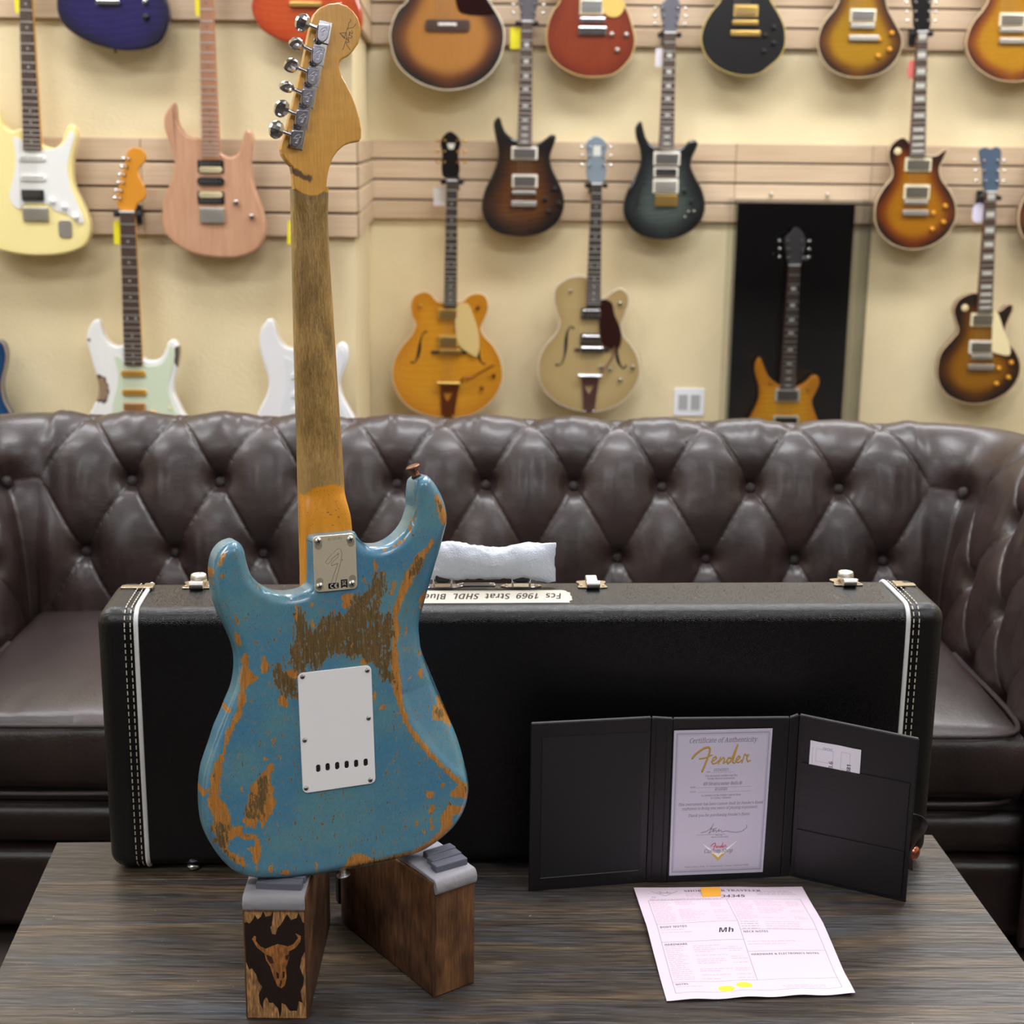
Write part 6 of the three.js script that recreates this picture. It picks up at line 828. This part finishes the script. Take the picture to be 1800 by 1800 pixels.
wallGuitar({ z: ZGR, at: [925, 416], short: 'dark brown guitar', label: 'dark brown burst double-cut electric guitar with two cream-ringed pickups, on the wall above the sofa', paint: [[14, 9, 9], [50, 26, 10], [100, 58, 16]], tex: { rim: 0.15, flame: 7, grain: 12, c: 1.1 },
  body: [875, 206, 868, 215, 870, 237, 875, 262, 874, 282, 865, 307, 853, 332, 847, 355, 848, 377, 858, 398, 876, 410, 900, 415, 925, 416, 955, 409, 979, 392, 991, 367, 991, 345, 982, 320, 971, 297, 967, 277, 971, 262, 976, 248, 977, 239, 970, 236, 960, 243, 947, 252, 935, 256, 922, 256, 910, 246, 900, 242, 888, 231, 882, 216, 879, 207],
  neck: { nut: [917, 936, 37], end: [909, 935, 257], bridge: 340, n: 22, inlay: 'bird', wood: mahogany }, stringsTo: [921, 357], pickups: [['ring', 899, 257, 945, 281, silverCover, [222, 214, 200]], ['ring', 900, 306, 945, 330, silverCover, [222, 214, 200]]], bars: [['bridge', 900, 335, 942, 342, M.nickel], ['tailpiece', 899, 353, 943, 363, M.nickel]], knobs: [[975, 332, M.black], [958, 350, M.black], [983, 358, M.black], [964, 372, M.black]], head: { out: prsHead(928, 36), mat: mat([84, 82, 88], 0.35), pegs: prsPegs(928, 36) } });
wallGuitar({ z: ZGR, at: [1165, 421], short: 'grey green guitar', label: 'grey green burst double-cut electric guitar with three pickups and a gold bridge, on the wall', paint: [[10, 11, 12], [34, 40, 39], [70, 80, 76]], tex: { rim: 0.16, flame: 5, grain: 8, c: 1.05 },
  body: [1127, 213, 1118, 222, 1118, 240, 1125, 262, 1126, 285, 1117, 310, 1103, 335, 1096, 360, 1098, 382, 1110, 402, 1132, 416, 1160, 421, 1187, 419, 1214, 407, 1233, 387, 1240, 362, 1235, 335, 1222, 310, 1215, 292, 1217, 277, 1224, 262, 1227, 251, 1221, 246, 1212, 248, 1202, 257, 1190, 262, 1170, 264, 1150, 257, 1137, 245, 1131, 226],
  neck: { nut: [1168, 1188, 57], end: [1158, 1185, 262], bridge: 352, n: 22, inlay: 'bird', wood: mahogany }, pickups: [['ring', 1149, 266, 1195, 291, silverCover, [220, 214, 200]], ['ring', 1149, 294, 1192, 312, M.black, [220, 214, 200]], ['ring', 1148, 314, 1192, 340, M.nickel, [220, 214, 200]]], bars: [['bridge', 1152, 342, 1190, 363, goldTop, 0.009]], knobs: [[1215, 354, M.black, 0.8], [1210, 372, M.nickel, 0.5], [1220, 371, M.nickel, 0.5], [1204, 381, M.nickel, 0.5], [1203, 336, M.black]], holes: [[1134, 322, 1128, 326, 1122, 342, 1119, 360, 1112, 373, 1108, 372]], head: { out: prsHead(1178, 56), mat: mat([96, 96, 104], 0.3), pegs: prsPegs(1178, 56) } });
const bigsby = (m, arm, x0, x1, y0, y1, cx, yb, w) => (g, L, LP) => {
  const bar = LP([x0, y0, x1, y0, x1, y1, x0, y1]); part(g, 'vibrato_bar', tube([[bar[0][0], (bar[0][1] + bar[2][1]) / 2, 0.016], [bar[1][0], (bar[0][1] + bar[2][1]) / 2, 0.016]], 0.0075, 6, 12), m[0]);
  const q = LP([x0 + 5, y1 - 1, x1 - 4, y1 - 1, cx + w, yb, cx - w, yb]), fr = part(g, 'vibrato_tailpiece', slab(q, 0.006, 0.0015, 2, [LP([cx - 9, y1 + 12, cx + 9, y1 + 12, cx, y1 + 28])]), m[1], [0, 0, 0.009]); for (const s of [-1, 1]) { const p = L(cx + s * w * 0.8, yb - 3); part(fr, 'screw', new THREE.SphereGeometry(0.004, 10, 8), m[0], [p[0], p[1], 0.001]); }
  part(g, 'vibrato_arm', tube(flat(arm).map((a, i) => { const p = L(...a); return [p[0], p[1], 0.022 + 0.004 * Math.sin(i)]; }), 0.0038, 24, 8), m[1]);
};
const bronze = mat([150, 88, 52], 0.3, { metalness: 0.9 }), rose = mat([150, 112, 108], 0.28, { metalness: 0.9 });
wallGuitar({ z: ZGR + 0.03, at: [790, 735], short: 'amber hollow-body guitar', label: 'amber double-cut hollow-body guitar with f-holes and bronze vibrato, right of the blue guitar neck', paint: [[186, 122, 22], [198, 134, 28], [202, 140, 32]], tex: { grain: 8, flame: 3 }, binding: [216, 196, 160], side: [196, 140, 56], th: 0.06, archZ: 0.004,
  body: [746, 513, 728, 521, 722, 537, 725, 557, 731, 570, 725, 587, 706, 610, 693, 635, 690, 662, 697, 687, 715, 712, 742, 727, 777, 734, 812, 733, 846, 720, 871, 695, 883, 665, 880, 635, 866, 607, 850, 590, 845, 577, 852, 560, 858, 540, 853, 521, 840, 516, 825, 520, 815, 529, 803, 532, 777, 532, 766, 528, 757, 517],
  neck: { nut: [785, 804, 317], end: [780, 803, 540], bridge: 618, n: 22, inlay: 'dot', board: M.ebony, z: 0.02, wood: M.maple }, stringsTo: [790, 670], pickups: [['ring', 770, 541, 806, 561, goldTop, [190, 150, 70]], ['ring', 770, 588, 806, 609, goldTop, [190, 150, 70]]], bars: [['bridge', 772, 613, 812, 622, goldTop, 0.014], ['bridge_base', 758, 616, 820, 622, M.ebony, 0.006]], knobs: [[739, 537, goldTop, 0.7], [840, 540, bronze, 0.9], [868, 660, bronze, 0.9], [847, 682, bronze, 0.9], [823, 664, bronze, 0.7]],
  holes: [[750, 583, 744, 586, 739, 600, 737, 615, 733, 630, 727, 638, 722, 636], [836, 583, 840, 592, 840, 612, 842, 628, 847, 638, 853, 640]], guard: { out: [804, 536, 822, 534, 832, 555, 842, 590, 838, 626, 824, 620, 806, 604], mat: phys([216, 190, 130], 0.25, { clearcoat: 0.8 }), lift: 0.008 }, extra: bigsby([goldTop, bronze], [811, 672, 814, 662, 828, 662, 846, 652, 868, 640], 769, 811, 669, 677, 787, 734, 11),
  head: { out: [780, 312, 776, 300, 777, 270, 774, 250, 780, 238, 791, 231, 803, 238, 810, 250, 806, 270, 808, 300, 803, 312], mat: phys([20, 18, 18], 0.2, { clearcoat: 1 }), pegs: [[782, 247, -1], [782, 266, -1], [782, 285, -1], [804, 247, 1], [804, 266, 1], [804, 285, 1]], metal: M.gold, reach: 0.028, plate: [786, 252, 800, 252, 797, 262, 789, 262] } });
wallGuitar({ z: ZGR + 0.03, at: [1035, 724], short: 'silver hollow-body guitar', label: 'champagne silver single-cut hollow-body guitar with dark pickguard and f-holes, beside the white wall plate', paint: [[160, 136, 92], [168, 146, 100], [172, 150, 104]], tex: { grain: 3 }, binding: [206, 196, 176], side: [156, 134, 96], th: 0.065, archZ: 0.004,
  body: [1020, 486, 997, 490, 978, 506, 975, 528, 980, 550, 985, 567, 977, 587, 958, 610, 948, 635, 948, 660, 958, 687, 983, 709, 1015, 721, 1050, 723, 1085, 711, 1111, 687, 1124, 657, 1121, 630, 1109, 607, 1095, 590, 1091, 572, 1099, 550, 1105, 530, 1102, 516, 1091, 508, 1077, 513, 1065, 523, 1052, 528, 1038, 510, 1032, 490],
  neck: { nut: [1040, 1058, 323], end: [1030, 1056, 540], bridge: 614, n: 22, inlay: 'dot', board: M.ebony, z: 0.02 }, stringsTo: [1040, 660], pickups: [['ring', 1021, 541, 1058, 561, M.chrome, [60, 52, 46]], ['ring', 1020, 586, 1058, 607, M.chrome, [60, 52, 46]]], bars: [['bridge', 1021, 609, 1060, 619, M.chrome, 0.014], ['bridge_base', 1010, 612, 1070, 618, M.ebony, 0.006]], knobs: [[1003, 511, M.chrome, 0.7], [1090, 533, M.chrome, 0.9], [1112, 645, M.chrome, 0.9], [1090, 667, M.chrome, 0.9], [1072, 648, M.chrome, 0.8], [1056, 645, M.chrome, 0.8]],
  holes: [[1009, 578, 1004, 574, 998, 582, 995, 600, 993, 622, 986, 640, 976, 642], [1087, 584, 1085, 600, 1084, 620, 1088, 638, 1096, 648, 1101, 642]], guard: { out: [1057, 527, 1074, 531, 1080, 552, 1092, 586, 1086, 612, 1066, 610, 1057, 600], mat: phys([44, 22, 20], 0.16, { clearcoat: 1 }), lift: 0.008 }, extra: bigsby([M.chrome, rose], [1056, 656, 1058, 650, 1070, 636, 1078, 620, 1079, 608], 1017, 1057, 656, 664, 1035, 725, 9),
  head: { out: [1036, 320, 1030, 305, 1032, 275, 1029, 255, 1036, 244, 1048, 239, 1060, 245, 1068, 256, 1064, 275, 1066, 305, 1060, 320], mat: phys([150, 164, 176], 0.25, { clearcoat: 1, metalness: 0.4 }), pegs: [[1036, 258, -1], [1036, 274, -1], [1036, 290, -1], [1061, 258, 1], [1061, 274, 1], [1061, 290, 1]], reach: 0.028, plate: [1043, 256, 1056, 256, 1056, 274, 1043, 274] } });
const lp = wallGuitar({ z: ZGR, at: [1610, 438], short: 'orange sunburst guitar', label: 'orange sunburst single-cut electric guitar with cream switch ring, hanging right of the black display case', paint: [[40, 14, 10], [104, 46, 5], [152, 98, 6]], tex: { rim: 0.13, flame: 2, grain: 8 }, binding: [206, 186, 150], side: lpSide,
  body: [1588, 242, 1573, 249, 1563, 264, 1563, 280, 1569, 297, 1568, 312, 1553, 332, 1541, 355, 1538, 380, 1543, 402, 1558, 421, 1583, 435, 1610, 438, 1640, 430, 1665, 411, 1679, 386, 1680, 362, 1670, 337, 1655, 315, 1651, 297, 1657, 282, 1664, 266, 1664, 262, 1656, 267, 1647, 273, 1636, 274, 1620, 272, 1604, 258],
  neck: { nut: [1613, 1631, 55], end: [1599, 1627, 275], bridge: 356, n: 22, inlay: 'block', z: 0.018, wood: mahogany }, stringsTo: [1609, 374], ...lpHard(0, 0), head: { out: [1611, 54, 1606, 44, 1605, 20, 1602, -8, 1612, -12, 1620, -8, 1630, -12, 1638, -8, 1636, 20, 1636, 44, 1632, 54], mat: phys([16, 16, 18], 0.25, { clearcoat: 1 }), pegs: [[1610, 36, -1], [1609, 20, -1], [1609, 4, -1], [1631, 36, 1], [1632, 20, 1], [1632, 4, 1]] } });
wallGuitar({ z: ZGR, at: [1712, 710], short: 'tobacco sunburst guitar', label: 'tobacco brown sunburst single-cut electric guitar with cream pickguard, lowest at the right end', paint: [[22, 11, 9], [70, 38, 5], [130, 84, 6]], tex: { rim: 0.14, flame: 2, grain: 8 }, binding: [190, 160, 126], side: [84, 48, 32],
  body: [1717, 516, 1699, 519, 1684, 529, 1677, 546, 1681, 565, 1685, 582, 1674, 597, 1655, 620, 1648, 647, 1650, 670, 1662, 691, 1686, 705, 1712, 710, 1742, 705, 1771, 689, 1789, 665, 1793, 640, 1784, 617, 1771, 600, 1766, 582, 1772, 562, 1780, 544, 1779, 536, 1771, 537, 1760, 546, 1747, 548, 1732, 540],
  neck: { nut: [1734, 1752, 337], end: [1718, 1745, 550], bridge: 628, n: 22, hangAt: 0.024, inlay: 'block', z: 0.018, wood: mahogany }, stringsTo: [1724, 645], pickups: [['ring', 1707, 550, 1746, 574, silverCover], ['ring', 1704, 598, 1744, 622, silverCover, [222, 214, 196]]], bars: [['bridge', 1706, 623, 1744, 632, M.nickel], ['tailpiece', 1701, 640, 1746, 650, M.nickel]], knobs: [[1777, 637, amber], [1755, 647, amber], [1772, 663, amber], [1751, 674, amber]], guard: { out: [1746, 548, 1752, 549, 1764, 580, 1776, 616, 1773, 624, 1755, 622, 1743, 616, 1743, 590], mat: M.cream, lift: 0.006 },
  extra: (g, L) => { const p = L(1696, 541); part(g, 'switch_ring', lathe([[0.003, 0.003], [0.013, 0.002], [0.0135, 0], [0.003, 0]], 24).rotateX(Math.PI / 2), M.cream, [p[0], p[1], 0.001]); part(g, 'switch_tip', new THREE.SphereGeometry(0.003, 10, 8), amber, [p[0], p[1], 0.01]); }, head: { out: [1733, 336, 1728, 326, 1727, 300, 1722, 264, 1732, 259, 1742, 262, 1752, 258, 1760, 264, 1757, 300, 1757, 326, 1752, 336], mat: phys([70, 88, 110], 0.2, { clearcoat: 1 }), pegs: [[1731, 318, -1], [1730, 300, -1], [1729, 282, -1], [1752, 318, 1], [1753, 300, 1], [1753, 282, 1]] } });
{ // the next one along, cut off by the right edge of the picture
  const t = lp.clone(); t.name = numbered('electric_guitar'); t.position.x += (hitZ(1864, 375, ZGR).x - hitZ(1610, 375, ZGR).x); t.position.y -= 0.01; t.userData = { label: 'reddish single-cut electric guitar cut off by the right edge, only its cream rim showing', category: 'guitar', group: 'guitars hung on the shop wall' }; scene.add(t);
  hanger(t.position.x + 0.03, hitZ(1622, 44, ZGR).y - 0.01, ZR + 0.021, ZGR + 0.018, 0.036, 'black hanger of the cut-off guitar at the right edge');
}
// --- the acrylic display case with its own guitar
{
  const zb = ZR + 0.03, zf = ZR + 0.19, a = hitZ(1297, 356, zb), b = hitZ(1503, 359, zb), y0 = 0.12, h = a.y - y0, w = b.x - a.x, cx = (a.x + b.x) / 2;
  const t = thing('display_case', 'tall clear acrylic wall display case with a black back board, around an amber guitar', 'display case', [cx, y0, ZR]);
  part(t, 'back_board', rbox(w, h, 0.012, 0.002), phys([11, 11, 14], 0.08, { clearcoat: 1, clearcoatRoughness: 0.03 }), [0, h / 2, zb - ZR]);
  const clear = phys([235, 236, 236], 0.04, { transmission: 1, thickness: 0, ior: 1.45 }), W = w + 0.07, H = h + 0.02, D = zf - ZR - 0.012;
  part(t, 'front_pane', new THREE.BoxGeometry(W, H, 0.005), clear, [0, H / 2, zf - ZR]); for (const s of [-1, 1]) part(t, 'side_pane', new THREE.BoxGeometry(0.005, H, D), clear, [s * (W / 2 - 0.0025), H / 2, D / 2 + 0.008]);
  part(t, 'top_pane', new THREE.BoxGeometry(W - 0.012, 0.005, D), clear, [0, H - 0.003, D / 2 + 0.008]); part(t, 'bottom_pane', new THREE.BoxGeometry(W - 0.012, 0.005, D), clear, [0, 0.003, D / 2 + 0.008]);
  for (const x of [-0.1, 0.12]) { const k = part(t, 'mounting_screw', lathe([[0, 0.008], [0.007, 0.006], [0.008, 0], [0, 0]], 16).rotateX(Math.PI / 2), M.nickel, [x, h + 0.034, 0.024]); void k; }
  wallGuitar({ z: ZR + 0.115, at: [1385, 790], short: 'amber guitar', hang: false, label: 'amber double-cut electric guitar standing inside the black acrylic display case', paint: [[222, 138, 4], [238, 160, 10], [240, 168, 18]], tex: { grain: 10, flame: 9 },
    body: [1336, 629, 1329, 639, 1328, 655, 1334, 680, 1334, 702, 1324, 727, 1310, 752, 1304, 777, 1306, 799, 1318, 818, 1342, 832, 1370, 837, 1398, 834, 1424, 821, 1441, 800, 1447, 775, 1442, 750, 1433, 726, 1428, 705, 1436, 687, 1441, 672, 1437, 661, 1428, 662, 1420, 670, 1408, 678, 1385, 682, 1362, 672, 1350, 660, 1342, 641],
    neck: { nut: [1387, 1407, 466], end: [1372, 1398, 683], bridge: 768, n: 22, inlay: 'bird', wood: mahogany }, pickups: [['ring', 1363, 682, 1405, 706, silverCover, [222, 214, 196]], ['ring', 1359, 730, 1403, 754, M.black, [222, 214, 196]]], bars: [['bridge', 1362, 760, 1400, 780, M.nickel, 0.009]], knobs: [[1354, 671, goldTop, 0.7], [1420, 684, goldTop, 0.7]], head: { out: prsHead(1397, 466), mat: mat([70, 68, 70], 0.35), pegs: prsPegs(1397, 466) }, extra: (g, L) => { const p = L(1397, 455); part(g, 'display_bracket', rbox(0.05, 0.012, 0.06, 0.003), M.steel, [p[0] + 0.03, p[1], -0.035]); } });
}
// --- price tags on threads
const tagGeos = new Map();
function tag(x0, y0, x1, y1, z, c, what, label, fold) {
  const a = hitZ(x0, y0, z), b = hitZ(x1, y1, z), w = b.x - a.x, h = a.y - b.y, t = thing('price_tag', label, 'price tag', [(a.x + b.x) / 2, b.y, z], 'price tags hanging from the wall guitars');
  part(t, 'card', slab(rrect(w, h, what === 'oval' ? w * 0.45 : 0.003), 0.001), mat(c, 0.6), [0, h / 2, 0], [0.06, 0, fold ?? 0]);
  part(t, 'thread', tube([[0, h * 0.94, 0], [0.01, h + 0.03, -0.004], [0.026, h + 0.075, -0.008]], 0.0006, 8, 5), M.white);
}
const YEL = [238, 226, 40], WHT = [224, 222, 226];
tag(24, -22, 35, 23, ZGL - 0.01, YEL, '', 'yellow tag beside the neck of the pale yellow guitar'); tag(342, -20, 353, 28, ZGL - 0.01, YEL, '', 'yellow tag beside the neck of the pinkish wood guitar');
tag(199, 388, 212, 430, ZGL - 0.01, YEL, '', 'yellow tag beside the neck of the worn white guitar', -0.06); tag(505, 388, 513, 430, ZGL - 0.01, YEL, '', 'yellow tag showing left of the blue guitar neck', -0.06);
tag(897, 48, 915, 86, ZGR - 0.01, YEL, '', 'yellow tag beside the neck of the dark brown guitar'); tag(762, 329, 783, 362, ZGR - 0.01, WHT, '', 'white tag beside the neck of the amber hollow-body guitar');
tag(1153, 85, 1164, 117, ZGR - 0.01, WHT, '', 'white tag beside the neck of the grey green guitar'); tag(1711, 357, 1730, 391, ZGR - 0.01, [220, 216, 236], 'oval', 'pale oval tag beside the neck of the tobacco sunburst guitar'); tag(1597, 106, 1611, 138, ZGR - 0.01, [226, 120, 110], 'oval', 'red oval tag beside the neck of the orange sunburst guitar');
// --- wall plate and the small hook
{
  const a = hitZ(1185, 682, ZR), b = hitZ(1237, 731, ZR), w = b.x - a.x, h = a.y - b.y, t = thing('wall_plate', 'white wall plate with two grey inserts, low on the wall left of the display case', 'outlet', [(a.x + b.x) / 2, (a.y + b.y) / 2, ZR]);
  part(t, 'plate', slab(rrect(w, h, 0.006), 0.006, 0.0018, 2), mat([232, 232, 236], 0.45), [0, 0, 0.0065]); for (const s of [-1, 1]) { const k = part(t, 'insert', slab(rrect(w * 0.29, h * 0.54, 0.003), 0.003, 0.0006), mat([168, 168, 168], 0.5), [s * w * 0.2, 0, 0.0085]); part(k, 'insert_frame', slab(rrect(w * 0.33, h * 0.6, 0.003), 0.002, 0.0004, 1, [rrect(w * 0.29, h * 0.54, 0.003)]), mat([216, 216, 218], 0.5), [0, 0, 0]); part(t, 'screw', dotGeo, M.white, [s * w * 0.2, h * 0.4, 0.0068]); }
  const q = hitZ(634, 710, ZR), hk = thing('wall_hook', 'small white plastic hook low on the wall left of the amber hollow-body guitar', 'hook', [q.x, q.y, ZR]); part(hk, 'plate', rbox(0.026, 0.03, 0.008, 0.003), mat([232, 222, 200], 0.5), [0, 0, 0.004]); part(hk, 'peg', tube([[0, -0.004, 0.006], [0, -0.01, 0.02], [0, 0.0, 0.026]], 0.004, 10, 8), mat([232, 222, 200], 0.5));
}

renderer.render(scene, camera);
